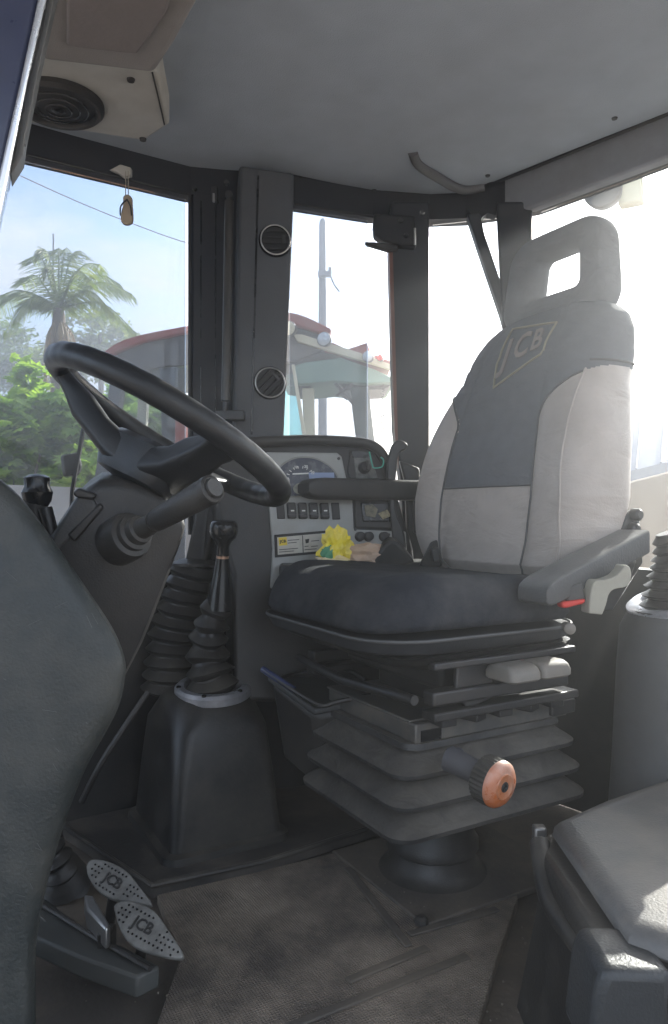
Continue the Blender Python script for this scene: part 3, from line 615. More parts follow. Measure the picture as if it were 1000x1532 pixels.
# lower pod
slab('pod_lower', [(540, 752), (585, 752), (590, 780), (544, 780)], pi(.008), .006, M_gloss, t, bevel=.002)
slab('worn_chip', [(546, 756), (558, 754), (566, 762), (562, 774), (548, 772)], pi(.010), .004, mat('chip', (.22, .2, .14), .6, dust=(.04, .04, .04), dust_amt=.9, dscale=90), t, bevel=.001)
slab('worn_chip', [(566, 768), (580, 762), (586, 772), (574, 777)], pi(.010), .004, mat('chip2', (.35, .3, .18), .6, dust=(.04, .04, .04), dust_amt=.9, dscale=90), t, bevel=.001)
for x, y in ((507, 686), (532, 792), (582, 800)):
    bm = bmesh.new(); add_lathe(bm, R(x, y, pi(.006)), -plI[1], [(0, .0035), (.002, .003)], 10); bm_link('screw', bm, M_metal, t)
for x in (538, 551, 574):
    bm = bmesh.new(); add_lathe(bm, R(x, 803, pi(.006)), -plI[1], [(0, .011), (.012, .0095), (.014, .006)], 20); bm_link('dial_knob', bm, M_pl, t)
# throttle lever at the console's right
t = empty('throttle_lever', P(598, 850, 1.64), 0, 'black hand throttle with curved top between the console and rear pillar', 'throttle lever')
slab('handle', pspl([(580, 690), (586, 668), (592, 660), (600, 658), (610, 664), (608, 672), (598, 678), (594, 700), (592, 760), (606, 800), (610, 850)], 3)+[(592, 850), (586, 790), (580, 720)], (P(595, 700, 1.62), V((0, 1, 0))), .035, M_pl, t, bevel=.005, seg=3)
slab('side_arm', [(598, 688), (628, 700), (640, 860), (612, 860), (608, 760), (606, 720)], (P(620, 700, 1.68), V((0, 1, 0))), .03, M_pl, t, bevel=.005)
# ---- snacks and clutter on the side shelf
t = empty('storage_shelf', P(520, 900, 1.50), 0, 'dark side shelf between instrument console and seat cushion', 'shelf')
bm = bmesh.new(); add_prism(bm, [P(418, 846, 1.50), P(650, 848, 1.50), P(655, 836, 1.66), P(418, 832, 1.66)], V((0, 0, -.06))); bm_link('top', bm, M_plg, t, bevel=.008, seg=3)
t = empty('snack_packet', P(500, 845, 1.50), 0, 'crumpled yellow snack wrapper with green stripe beside the console', 'wrapper')
def blobm(bm, c, s, n=3, amp=.25, sc=30, seed=0):
    g = bmesh.ops.create_icosphere(bm, subdivisions=n, radius=1)
    for v in g['verts']:
        p = v.co.copy(); k = 1+amp*noise.noise(p*2.2+V((seed, 0, 0)))+amp*.5*abs(noise.noise(p*6+V((seed, 5, 0))))
        v.co = V(c)+V((p.x*s[0]*k, p.y*s[1]*k, p.z*s[2]*k))
bm = bmesh.new(); blobm(bm, P(502, 821, 1.50), (.027, .018, .036), 4, .75, seed=3); bm_link('wrapper', bm, M_bagy, t, flat=True)
bm = bmesh.new(); blobm(bm, P(492, 828, 1.485), (.014, .006, .014), 3, .5, seed=8); bm_link('green_stripe', bm, M_bagg, t)
bm = bmesh.new(); blobm(bm, P(500, 842, 1.49), (.036, .02, .013), 4, .5, seed=9); bm_link('wrapper_fold', bm, mat('pale_wrapper', (.8, .68, .5), .4, dust=(.8, .6, .1), dust_amt=.8, dscale=30), t)
bm = bmesh.new(); blobm(bm, P(547, 829, 1.51), (.047, .022, .022), 3, .5, seed=14); o = bm_link('paper_bag', bm, M_paper, flat=True); tag(o, 'crushed brown paper bag lying right of the yellow wrapper', 'paper bag')
t = slab('dark_pouch', [(556, 845), (575, 815), (586, 808), (596, 812), (622, 842), (600, 848)], (P(590, 830, 1.49), V((0, 1, .2)).normalized()), .04, M_pl, bevel=.006); tag(t, 'black folded pouch wedged between paper bag and seat cushion', 'pouch')
t = empty('belt_buckle_stalk', P(640, 850, 1.50), 0, 'dark seat belt stalk rising between cushion and backrest far side', 'seat belt')
slab('strap', [(627, 848), (645, 812), (655, 808), (662, 848)], (P(645, 830, 1.50), V((0, 1, .15)).normalized()), .01, M_rub, t, bevel=.003)
slab('buckle', [(646, 822), (657, 820), (660, 840), (648, 841)], (P(650, 830, 1.485), V((0, 1, .15)).normalized()), .018, M_plg, t, bevel=.003)

# ------------------------------------------------------------------ the seat
SO = V((.2, 1.375, 0)); SR = math.radians(210)
SM = Matrix.Translation(SO) @ Matrix.Rotation(SR, 4, 'Z')
seat = empty('driver_seat', SO, SR, 'suspended operator seat with pale bolsters and black cushion', 'seat')
def sl(name, bm, m, parent=None, **k): return bm_link(name, bm, m, parent or seat, local=True, **k)
# cushion
bm = bmesh.new(); NU, NV = 64, 24
def cush_ring(z, gx0, gx1, hy, r): return [(x, y, z) for x, y in rrect((gx1-gx0)/2, hy, r, 8, (gx0+gx1)/2, 0)]
gx0, gx1 = -.15, .285
rings = [[V(p) for p in cush_ring(.448, gx0, gx1-.035, .19, .08)], [V(p) for p in cush_ring(.460, gx0, gx1-.008, .218, .09)], [V(p) for p in cush_ring(.478, gx0, gx1, .228, .095)], [V(p) for p in cush_ring(.480, gx0, gx1-.002, .2275, .095)]]
def ctop(x, y):
    fx = (x-gx0)/(gx1-gx0); h = .548+.012*math.sin(fx*math.pi)+.018*max(0, 1-abs(fx-.8)/.25)
    h += .010*(abs(y)/.22)**2 - .02*max(0, (fx-.86)/.14)**1.5 + .006*noise.noise(V((x*9, y*9, 0)))+.002*noise.noise(V((x*30, y*22, 3)))
    return h
for (ins, zf) in ((.0, .25), (.003, .5), (.010, .75), (.022, .92), (.038, 1.0), (.07, 1.0), (.12, 1.0), (.17, 1.0), (.205, 1)):
    ring = []
    for x, y in rrect((gx1-gx0)/2-ins, max(.228-ins, .012), max(.095-ins*.6, .008), 8, (gx0+gx1)/2, 0): ring.append(V((x, y, .480+(ctop(x, y)-.480)*zf)))
    rings.append(ring)
add_loft(bm, rings[3:]); sl('cushion', bm, M_cloth, sub=1)
bm = bmesh.new(); add_loft(bm, rings[:4]); sl('cushion_base', bm, mat('cushion_skirt', (.02, .022, .026), .75, dust=(.15, .14, .12), dust_amt=.25, bump=.4, bscale=600))
bm = bmesh.new(); add_tube(bm, [V((x, y, .480)) for x, y in rrect((gx1-gx0)/2+.001, .2295, .096, 10, (gx0+gx1)/2, 0)], .0026, 8, closed=True); sl('cushion_piping', bm, M_pipe)
# worn patch on the cushion's nose: stretched seam bump
# backrest loft ------------------------------------------------
ZB0, ZB1 = .53, 1.085
def bw(s):                                   # half width by height
    pts = [(0, .165), (.06, .205), (.16, .232), (.30, .240), (.5, .226), (.68, .202), (.80, .192), (.88, .184), (.93, .170), (.965, .148), (.985, .125), (1, .10)]
    for (a, x), (b, y) in zip(pts, pts[1:]):
        if s <= b: f = (s-a)/(b-a); f = f*f*(3-2*f) if False else f; return x+(y-x)*f
    return .05
def lean(s): return -.172-.135*s+.02*math.sin(s*math.pi)
def bolst(s): return .052*math.sin(min(1, s/.75)*math.pi)**.7 if s < .75 else 0
def bsec(s, a):
    """cross-section, a in [-pi, pi]; a=0 is the middle of the front"""
    hw = bw(s); th = .085*min(1, .35+1.6*(1-s)**.5) if s > .8 else .090
    if s < .08: th *= .6+.4*s/.08
    c, sn = math.cos(a), math.sin(a); n = 2.9
    x = math.copysign(abs(c)**(2/n), c); y = math.copysign(abs(sn)**(2/n), sn)
    yy = y*hw; xx = lean(s)+x*th
    if c > 0:
        u = abs(y); b = max(0, (u-.45)/.55); xx += bolst(s)*(b**1.1)*min(1, x*1.4)*1.0 + .010*math.sin(math.pi*s)*(1-u*u) - .004*math.exp(-((u-.52)/.05)**2)
    return V((xx, yy, ZB0+(ZB1-ZB0)*s))
NA, NS = 260, 240
def region(s, a):
    y = math.sin(a); u = abs(math.copysign(abs(y)**(2/2.9), y)); front = math.cos(a) > -.8
    lim = .52+.02*(1-s/.7) if s < .55 else .52+((s-.55)/.2)**2*.6
    if s > .745 and u > .52: return 'top'
    if not front: return 'back'
    if u > lim: return 'bolL' if y > 0 else 'bolR'
    return 'lum' if s < .34 else 'top'
grid = [[None]*NA for _ in range(NS+1)]
parts = {}
for i in range(NS):
    s0 = i/NS; sm_ = (i+.5)/NS
    for j in range(NA):
        a = -math.pi+2*math.pi*(j+.5)/NA; parts.setdefault(region(sm_, a), []).append((i, j))
for k, cells in parts.items():
    bm = bmesh.new(); vs = {}
    def gv(i, j):
        j %= NA
        if (i, j) not in vs:
            s = i/NS; s = s if s < .9 else .9+(s-.9)
            vs[(i, j)] = bm.verts.new(bsec(s, -math.pi+2*math.pi*j/NA))
        return vs[(i, j)]
    for i, j in cells: bm.faces.new((gv(i, j), gv(i, j+1), gv(i+1, j+1), gv(i+1, j)))
    if k == 'top': bm.faces.new([gv(NS, j) for j in range(NA)])
    nm, mm = {'top': ('backrest_cover', M_clothb), 'back': ('backrest_shell', M_plg), 'bolL': ('bolster', M_light), 'bolR': ('bolster', M_light), 'lum': ('lumbar_panel', M_light)}[k]
    sl(nm, bm, mm)
# piping on seams
def bpt(s, u, sg, off=.0015):
    y = sg*u; a = math.asin(max(-1, min(1, math.copysign(abs(y)**(2.9/2), y)))); p = bsec(s, a); return p+V((off, sg*.0005, 0))
for sg in (1, -1):
    bm = bmesh.new()
    add_tube(bm, [bpt(.01+.54*k/30, .52+.02*(1-(.01+.54*k/30)/.7), sg) for k in range(31)] + [bpt(.55+.2*k/14, min(.995, .52+((k/14))**2*.6), sg) for k in range(1, 12)], .0021, 7)
    sl('seam_piping', bm, M_pipe)
for sg in (1, -1):
    bm = bmesh.new(); pts = []
    for k in range(26):
        a = sg*(1.02+.95*k/25); p = bsec(.746, a); c0_ = V((lean(.746), 0, p.z)); pts.append(p+(p-c0_).normalized()*.001)
    add_tube(bm, pts, .0022, 7); sl('seam_piping', bm, M_pipe)
bm = bmesh.new(); add_tube(bm, [bpt(.34, abs(u), 1 if u > 0 else -1) for u in [(-.53+1.06*k/30) for k in range(31)]], .0018, 7); sl('seam_piping', bm, M_pipe)
bm = bmesh.new(); add_tube(bm, [bpt(.06+.655*k/30, .90-.06*math.sin(k/30*math.pi), 1, .0005) for k in range(31)], .0022, 7); sl('seam_piping', bm, M_light)
bm = bmesh.new(); add_tube(bm, [bpt(.06+.62*k/30, .92-.04*math.sin(k/30*math.pi), -1, .0005) for k in range(31)], .0018, 7); sl('seam_piping', bm, M_light)
# logo on the upper back
def bsurf(u, s, off): 
    sg = 1 if u >= 0 else -1; return bpt(s, abs(u)/bw(s), sg, off)
lg = [(-.050, .94), (.080, .91), (.082, .79), (-.022, .70)]
# seat's own right is the picture's left: u negative = picture left
bm = bmesh.new(); pts = []
for (a, b) in zip(lg, lg[1:]+lg[:1]):
    for k in range(8): f = k/8; pts.append(bsurf(a[0]+(b[0]-a[0])*f, a[1]+(b[1]-a[1])*f, .002))
add_tube(bm, pts, .0022, 6, closed=True); M_logo = mat('logo_thread', (.28, .265, .2), .8); M_logo2 = mat('logo_thread_dull', (.24, .215, .2), .8)
sl('logo_border', bm, M_logo)
pa = bsurf(-.03, .82, .003); pb = bsurf(.07, .848, .003); upv = (bsurf(0, .9, .003)-bsurf(0, .75, .003)).normalized()
for ch, u0, hh, sc0 in (('J', -.014, .078, .822), ('C', .022, .066, .840), ('B', .057, .056, .852)):
    c = bsurf(u0, sc0, .0035); xd = (pb-pa).normalized(); zd = xd.cross(upv).normalized(); 
    text('logo_letter', ch, frame3(xd, zd.cross(xd), zd, c), hh*1.35, M_logo2, seat, .0008, local=True, sx=.62)
# headrest: ring cushion with a window
hx, hz = -.325, 1.158
def hr(name, inset, m):
    bm = bmesh.new(); outer = rrect(.136, .105, .058, 8); inner = rrect(.062, .040, .014, 8, 0, .010)
    n = len(outer); rings = []
    NR_ = 14
    for k in range(NR_):
        a = 2*math.pi*k/NR_; c, s = math.cos(a), math.sin(a); ring = []
        for (ox, oy), (ix, iy) in zip(outer, inner):
            f = .5+.5*math.copysign(abs(c)**.72, c); th = .040*math.copysign(abs(s)**.72, s)
            y = ix+(ox-ix)*f; z = iy+(oy-iy)*f
            ring.append(V((hx-.16*(z)*.5+th + .012*(y/.13)**2, y*(1-.10*z/.1), hz+z)))
        rings.append(ring)
    rr = [[bm.verts.new(p) for p in r] for r in rings]
    for k in range(NR_):
        A, B = rr[k], rr[(k+1) % NR_]
        for j in range(n): bm.faces.new((A[j], A[(j+1) % n], B[(j+1) % n], B[j]))
    return sl(name, bm, m, sub=1)
hr('headrest', 0, M_clothb)
bm = bmesh.new()
for y in (-.05, .05): add_tube(bm, [V((-.29, y, 1.04)), V((-.31, y, 1.09))], .007, 10)
sl('headrest_post', bm, M_metal)
# armrests
def arm(y, x0, x1, z0, z1, hw, ht, m, cr=.42):
    rings = []
    for f in [0, .02, .06, .12, .3, .6, .85, .96, 1]:
        x = x0+(x1-x0)*f; z = z0+(z1-z0)*f
        e = {0: .45, .02: .75, .06: .92, .12: 1}.get(f, 1); dz = {0: .002}.get(f, 0)
        rings.append([V((x, y+a*hw*(.85+.15*e), z-ht*.5+b*ht*.5*e)) for a, b in rrect(1, 1, cr, 5)])
    bm = bmesh.new(); add_loft(bm, rings); return sl('armrest', bm, m)
arm(-.268, .15, -.20, .742, .742, .028, .046, M_pl)
bm = bmesh.new(); add_box(bm, (-.15, -.25, .68), (.05, .03, .12)); sl('armrest_hinge', bm, M_pl, bevel=.008)
arm(.262, .030, -.205, .562, .640, .033, .040, mat('armrest_top', (.05, .052, .055), .42, dust=(.3, .29, .27), dust_amt=.2, bump=.3, bscale=300, up=.7), .22)  # upward faces paler: dust plus the lit, flared armrest top put into the colour
bm = bmesh.new(); add_tube(bm, [V((-.15, .262, .60)), V((-.20, .25, .585)), V((-.20, .235, .55))], .018, 12); sl('armrest_hinge', bm, M_pl)
# recliner bracket + bolt behind the near armrest
bm = bmesh.new(); add_prism(bm, [V((x, .222, z)) for x, z in ((-.19, .50), (-.15, .50), (-.18, .58), (-.225, .665), (-.245, .675), (-.26, .66), (-.27, .58))], V((0, .012, 0))); br = sl('recline_bracket', bm, M_metal, bevel=.003)
for x, z in ((-.245, .665), (-.238, .64)):
    bm = bmesh.new(); add_lathe(bm, V((x, .232, z)), (0, 1, 0), [(0, .012), (.012, .011), (.016, .007)], 14); bm_link('bolt', bm, M_metal, br, local=True)
# seat pan, slide rails
bm = bmesh.new(); add_loft(bm, [[V(p) for p in cush_ring(z, -.14, x1, hy, .05)] for z, x1, hy in ((.425, .20, .17), (.440, .235, .20), (.452, .25, .212))]); sl('seat_pan', bm, M_pl)
for y in (.205, -.205):
    bm = bmesh.new(); add_box(bm, (.03, y, .437), (.30, .02, .012)); sl('pan_rail', bm, M_metal, bevel=.003)
    bm = bmesh.new(); add_box(bm, (.03, y*.93, .385), (.29, .028, .022)); sl('slide_rail', bm, M_metal, bevel=.004, seg=3)
    bm = bmesh.new(); add_box(bm, (.02, y*.93, .358), (.31, .035, .014)); sl('slide_rail', bm, M_pl, bevel=.003)
bm = bmesh.new(); add_box(bm, (-.01, -.01, .405), (.24, .30, .06)); sl('mechanism_box', bm, M_pl, bevel=.01)
bm = bmesh.new(); add_prism(bm, [V((x, .185, z)) for x, z in ((.12, .44), (.04, .44), (.05, .37), (.10, .36), (.125, .38))], V((0, .01, 0))); sl('side_bracket', bm, M_metal, bevel=.003)
bm = bmesh.new(); add_tube(bm, [V((.20, -.19, .385)), V((.215, .0, .38)), V((.20, .19, .385))], .008, 10); sl('slide_handle', bm, M_metal)
# small springs / bits of the linkage
for k in range(5):
    bm = bmesh.new(); add_box(bm, (.12-.06*k, .15, .335), (.03, .05, .012), Matrix.Rotation(.3*(k % 2), 3, 'Z')); sl('link_plate', bm, M_metal, bevel=.002)
bm = bmesh.new(); add_box(bm, (.02, .205, .435), (.05, .012, .014)); sl('tan_tab', bm, mat('pink_tab', (.35, .22, .2), .6), bevel=.002)
# two pale lever caps on the near side
for k, xx in enumerate((.035, -.032)):
    bm = bmesh.new(); cx = xx
    add_loft(bm, [[V((cx+(x if True else 0), .232+y-(.006 if z > .4 else 0), z)) for x, y in rrect(hxx, hyy, .01, 4)] for z, hxx, hyy in ((0.406, .030, .030), (0.409, .0325, .033), (0.418, .0325, .033), (0.426, .031, .029), (0.4305, .028, .022), (0.4315, .024, .015))])
    o = sl('lever_cap', bm, M_btn)
M_plate = mat('dusty_steel_plate', (.13, .125, .12), .45, metal=.4, dust=(.3, .26, .2), dust_amt=.6, dscale=16)
# suspension top plate
bm = bmesh.new(); add_prism(bm, [V((x, y, .300)) for x, y in ((.165, -.135), (.165, .145), (-.175, .145), (-.175, -.135))], V((0, 0, .032))); sl('top_plate', bm, M_plate, bevel=.003)
bm = bmesh.new(); add_box(bm, (.075, .0, .335), (.19, .27, .004)); sl('cover_plate', bm, M_plate, bevel=.002)
bm = bmesh.new(); add_box(bm, (-.02, -.03, .35), (.17, .17, .05)); sl('mechanism_core', bm, M_pl, bevel=.006)
for x, y in ((.15, .12), (.12, .125), (-.13, .12), (-.15, .10)):
    bm = bmesh.new(); add_lathe(bm, V((x, y, .334)), (0, 0, 1), [(0, .006), (.003, .005)], 8); sl('rivet', bm, M_gloss)
bm = bmesh.new(); add_box(bm, (.135, .1455, .312), (.04, .004, .018)); sl('frame_slot', bm, M_gloss)
bm = bmesh.new(); add_box(bm, (-.16, .142, .318), (.06, .02, .026)); sl('rear_bracket', bm, M_metal, bevel=.003)
# bellows: three pagoda fins
def brr(z, hx_, hy_, r): return [V((x+.006, y+.006, z)) for x, y in rrect(hx_, hy_, r, 6)]
prof = [(.305, .178, .145, .03)]
z = .268
levels = [(.258, .200, .158), (.212, .208, .165), (.166, .214, .170)]
rings = [brr(.300, .172, .140, .03), brr(.290, .174, .142, .03)]
for (zl, hx_, hy_) in levels:
    rings += [brr(zl+.028, hx_-.036, hy_-.036, .028), brr(zl+.003, hx_-.003, hy_-.003, .036), brr(zl, hx_, hy_, .038), brr(zl-.007, hx_-.001, hy_-.001, .038), brr(zl-.011, hx_-.008, hy_-.008, .034), brr(zl-.014, hx_-.036, hy_-.036, .028)]
rings.append(brr(.150, .17, .14, .03))
bm = bmesh.new(); add_loft(bm, rings); sl('suspension_bellows', bm, mat('bellows_rubber', (.028, .028, .029), .55, dust=(.26, .23, .19), dust_amt=.3, dscale=7, bump=.3, bscale=200, up=.65, wr=.3, wscale=12))
# pedestal below
bm = bmesh.new(); add_lathe(bm, V((0.02, 0, 0)), (0, 0, 1), [(0, .145), (.006, .145), (.012, .10), (.03, .082), (.05, .078), (.055, .085), (.07, .085), (.08, .078), (.155, .075)], 40); sl('pedestal', bm, M_pl)
bm = bmesh.new(); add_box(bm, (-.02, 0, .006), (.34, .30, .012)); sl('base_plate', bm, M_floor, bevel=.003)
for x, y in ((.15, .14), (-.19, .15)):
    bm = bmesh.new(); add_lathe(bm, V((x, y, .010)), (0, 0, 1), [(0, .012), (.008, .011), (.012, .006)], 8); sl('bolt', bm, M_metal)
# weight dial on its stub
M_stub = mat('stub_plastic', (.075, .075, .085), .5, dust=DUST, dust_amt=.3)
kn = P(752, 1172, 1.06); stub = P(672, 1135, 1.14)
axn = (kn-stub).normalized(); 
t = empty('weight_dial', stub, 0, 'ribbed suspension dial with orange and white face on the seat bellows', 'dial')
axd = V((.62, -.78, -.10)).normalized()
bm = bmesh.new(); ug = V((0, 0, 1)); ug = (ug-axd*ug.dot(axd)).normalized(); wg = axd.cross(ug)
ap = V((axd.x, axd.y, axd.z)); st0 = stub+V((0, .0, 0)); st1 = P(735, 1165, 1.09)
add_tube(bm, [st0, st1], [.020, .017], 4 if False else 20); bm_link('stub', bm, M_stub, t)
bm = bmesh.new(); add_box(bm, stub+V((.01, 0, .0)), (.03, .03, .03)); bm_link('stub_block', bm, M_stub, t, bevel=.008, seg=3)
bm = bmesh.new(); kc = P(735, 1168, 1.085); ring_n = 64
prof = [(-.016, .8), (-.013, .97), (0, 1.0), (.012, .98), (.015, .88)]
rings = []
for h, s in prof:
    rings.append([kc+axd*h+(ug*math.cos(2*math.pi*k/ring_n)+wg*math.sin(2*math.pi*k/ring_n))*.036*s*(1 if k % 2 or s < .9 else .955) for k in range(ring_n)])
add_loft(bm, rings); bm_link('knurled_ring', bm, M_rub, t)
bm = bmesh.new(); add_lathe(bm, kc+axd*.013, axd, [(0, .035), (.004, .0345), (.010, .029), (.012, .019)], 36, cap=False); bm_link('dial_face', bm, mat('dial_face', (.5, .13, .035), .28, dust=(.65, .55, .48), dust_amt=.9, dscale=9), t)
bm = bmesh.new(); add_lathe(bm, kc+axd*.0245, axd, [(0, .0195), (.002, .018), (.001, .007)], 36, cap=False); bm_link('orange_centre', bm, M_orange, t)
bm = bmesh.new(); add_lathe(bm, kc+axd*.0235, axd, [(0, .009), (.003, .0075), (.003, .004), (.0, .003)], 12); bm_link('screw', bm, M_metal, t)
# seat belt buckle and grip handle at the seat's rear side
t = empty('seat_belt_buckle', P(858, 905, 1.16), 0, 'seat belt buckle with red release button below the near armrest', 'seat belt buckle')
slab('body', [(847, 878), (872, 872), (878, 898), (850, 903)], (P(860, 890, 1.13), V((-.2, .98, 0)).normalized()), .02, M_plg, t, bevel=.003)
slab('red_button', [(841, 901), (878, 896), (876, 903), (850, 910), (842, 910)], (P(860, 890, 1.125), V((-.2, .98, 0)).normalized()), .018, M_red, t, bevel=.003)
bm = bmesh.new(); add_lathe(bm, P(852, 940, 1.14), (-.1, -1, 0), [(-.03, .006), (0, .009), (.006, .009), (.009, .005)], 20); o = bm_link('rail_bolt', bm, M_btn); tag(o, 'small pale round bolt head beneath the red belt buckle', 'bolt')
t = empty('grip_handle', P(900, 915, 1.14), 0, 'curved grey recline grip behind the red belt buckle', 'grip handle')
slab('grip', pspl([(882, 918), (884, 890), (890, 870), (905, 868), (922, 862), (932, 852), (936, 845), (944, 850), (945, 866), (938, 878), (920, 882), (912, 890), (908, 905), (902, 920)], 3), (P(910, 880, 1.13), V((-.2, .98, 0)).normalized()), .025, M_beige, t, bevel=.005, seg=3)

# ------------------------------------------------------------------ wire storage tray left of the seat
t = empty('side_tray', P(470, 1100, 1.42), 0, 'black wire-edged tray with blue tube end beside the seat', 'tray')
bm = bmesh.new(); add_tube(bm, spline([P(396, 1003, 1.42), P(440, 1033, 1.38), P(480, 1055, 1.34), P(505, 1050, 1.34), P(555, 1040, 1.34)], 6), .0045, 10); bm_link('front_wire', bm, M_metal, t)
bm = bmesh.new(); add_tube(bm, [P(393, 1001, 1.425), P(440, 1032, 1.384)], .0065, 12); bm_link('blue_tube', bm, M_blue, t)
bm = bmesh.new(); add_tube(bm, spline([P(420, 1014, 1.46), P(445, 1008, 1.50), P(510, 1000, 1.50), P(548, 1018, 1.46)], 6), .004, 10); bm_link('rear_wire', bm, M_metal, t)
bm = bmesh.new(); add_prism(bm, [P(x, y, d) for x, y, d in [(400, 1010, 1.43), (470, 1062, 1.37), (545, 1046, 1.37), (540, 1018, 1.5), (440, 1012, 1.52)]], V((0, 0, -.012))); bm_link('tray_floor', bm, M_plg, t, bevel=.003)
bm = bmesh.new(); add_prism(bm, [P(x, y, d) for x, y, d in [(405, 1020, 1.43), (470, 1072, 1.37), (545, 1056, 1.37), (540, 1028, 1.5), (440, 1022, 1.52)]], V((.02, .04, -.16))); bm_link('tray_bin', bm, M_pl, t, bevel=.01)

# ------------------------------------------------------------------ rear right: backhoe lever turret
bc2 = V((.60, 1.27, 0))
t = empty('rear_lever_turret', bc2, 0, 'rounded dark turret housing behind the seat at right edge', 'lever turret')
bm = bmesh.new(); add_lathe(bm, bc2, (0, 0, 1), [(0, .17), (.012, .17), (.02, .135), (.05, .125), (.25, .112), (.40, .105), (.47, .10), (.50, .085), (.51, .06)], 48); bm_link('housing', bm, mat('turret_plastic', (.09, .09, .088), .6, dust=DUST, dust_amt=.3, bump=.3), t)
tt = bc2+V((0, 0, .515)); tx2 = V((-.25, -.1, 1)).normalized()
bm = bmesh.new(); add_lathe(bm, tt, tx2, [(-.006, .09), (.004, .09), (.009, .083), (.009, .07), (.003, .066)], 40, cap=False); bm_link('metal_ring', bm, M_ring, t)
bm = bmesh.new(); gaiter(bm, [tt+V((0, 0, -.01)), tt+V((-.005, 0, .07)), tt+V((-.02, 0, .12))], .072, .03, 8, amp=.22); bm_link('gaiter', bm, M_rub, t)

# ------------------------------------------------------------------ near right box
t = empty('side_box', V((.45, .85, 0)), 0, 'large black box with dusty tan top at the lower right', 'box')
zb = .25
top = [G(x, y, zb) for x, y in [(832, 1222), (930, 1178), (1090, 1120), (1180, 1500), (1040, 1402), (942, 1384)]]
top = [G(830, 1226, zb), G(900, 1194, zb), V((.80, 1.34, zb)), V((.95, .55, zb)), V((.48, .62, zb)), G(942, 1384, zb)]
cen = V((.6, .95, zb))
def ins(p, k, dz): q = p+(V((cen.x, cen.y, p.z))-p).normalized()*k; return V((q.x, q.y, zb+dz))
bm = bmesh.new(); add_loft(bm, [[ins(p, .024, 0) for p in top], [ins(p, .008, -.003) for p in top], [ins(p, .0, -.010) for p in top], [ins(p, -.003, -.022) for p in top], [ins(p, .010, -.034) for p in top]]); bm_link('lid', bm, M_box, t)
bm = bmesh.new(); add_loft(bm, [[ins(p, -.0, -.028) for p in top], [ins(p, -.022, -.03) for p in top], [ins(p, -.03, -.04) for p in top], [ins(p, -.03, -.06) for p in top], [ins(p, -.012, -.075) for p in top]]); bm_link('rim', bm, M_rub, t, bevel=.004)
bm = bmesh.new(); add_loft(bm, [[ins(p, -.015, -.073) for p in top], [ins(p, -.03, -.16) for p in top], [ins(p, -.05, -.262) for p in top]]); bm_link('body', bm, M_rub, t)
bm = bmesh.new(); add_tube(bm, spline([P(808, 1262, 1.0), P(822, 1340, .93), P(858, 1400, .86), P(905, 1450, .80)], 6), .014, 14); bm_link('rim_roll', bm, M_rub, t)
slab('front_block', [(905, 1452), (1010, 1456), (1010, 1600), (880, 1600), (892, 1490)], (P(940, 1500, .70), V((0, 1, 0))), .08, M_plg, t, bevel=.01, seg=3)
bm = bmesh.new(); add_box(bm, G(803, 1258, .16)+V((.01, .02, .0)), (.02, .02, .03)); bm_link('hinge_tab', bm, M_steel, t, bevel=.004)

# ------------------------------------------------------------------ floor mats
def ribmat():
    m = bpy.data.materials.new('ribbed_mat'); m.use_nodes = True; n = m.node_tree.nodes; l = m.node_tree.links; b = n['Principled BSDF']
    tcn = n.new('ShaderNodeTexCoord'); mpn = n.new('ShaderNodeMapping'); mpn.inputs['Rotation'].default_value = (0, 0, math.radians(-30)); l.new(tcn.outputs['Object'], mpn.inputs[0])
    w = n.new('ShaderNodeTexWave'); w.inputs['Scale'].default_value = 75; w.bands_direction = 'X'; l.new(mpn.outputs[0], w.inputs[0])
    w2 = n.new('ShaderNodeTexWave'); w2.inputs['Scale'].default_value = 75; w2.bands_direction = 'Y'; l.new(mpn.outputs[0], w2.inputs[0])
    nn = n.new('ShaderNodeTexNoise'); nn.inputs['Scale'].default_value = 5; nn.inputs['Detail'].default_value = 9; nn.inputs['Roughness'].default_value = .7; l.new(tcn.outputs['Object'], nn.inputs[0])
    r = n.new('ShaderNodeValToRGB'); e = r.color_ramp.elements; e[0].position = .38; e[0].color = (.12, .10, .085, 1); e[1].position = .66; e[1].color = (.44, .36, .28, 1)
    l.new(nn.outputs[0], r.inputs[0]); mu = n.new('ShaderNodeMath'); mu.operation = 'MULTIPLY'; l.new(w.outputs['Fac'], mu.inputs[0]); l.new(w2.outputs['Fac'], mu.inputs[1])
    mm = n.new('ShaderNodeMixRGB'); mm.blend_type = 'MULTIPLY'; mm.inputs[0].default_value = .25; l.new(r.outputs[0], mm.inputs[1]); l.new(mu.outputs[0], mm.inputs[2])
    l.new(mm.outputs[0], b.inputs['Base Color']); b.inputs['Roughness'].default_value = .85
    bp = n.new('ShaderNodeBump'); bp.inputs['Strength'].default_value = .8; bp.inputs['Distance'].default_value = .003; l.new(mu.outputs[0], bp.inputs['Height']); l.new(bp.outputs[0], b.inputs['Normal']); return m
M_rib = ribmat()
bm = bmesh.new(); add_prism(bm, [G(x, y, .008) for x, y in [(235, 1338), (400, 1300), (560, 1262), (600, 1290), (700, 1330), (770, 1300), (775, 1345), (742, 1440), (715, 1540), (690, 1700), (250, 1700), (225, 1560), (270, 1432)]], V((0, 0, -.018)))
fm = bm_link('floor_mat', bm, M_rib, bevel=.002); tag(fm, 'worn ribbed rubber floor mat dusted with tan earth', 'floor mat')
bm = bmesh.new()
for a, b in (((520, 1300), (612, 1418)), ((612, 1400), (745, 1362)), ((430, 1540), (700, 1432)), ((520, 1470), (640, 1420))):
    p, q = G(*a, .0085), G(*b, .0085); w = (q-p).normalized().cross(UP)*.007
    add_prism(bm, [p-w, p+w, q+w, q-w], V((0, 0, .004)))
bm_link('mat_ridge', bm, M_floor, fm, bevel=.002)
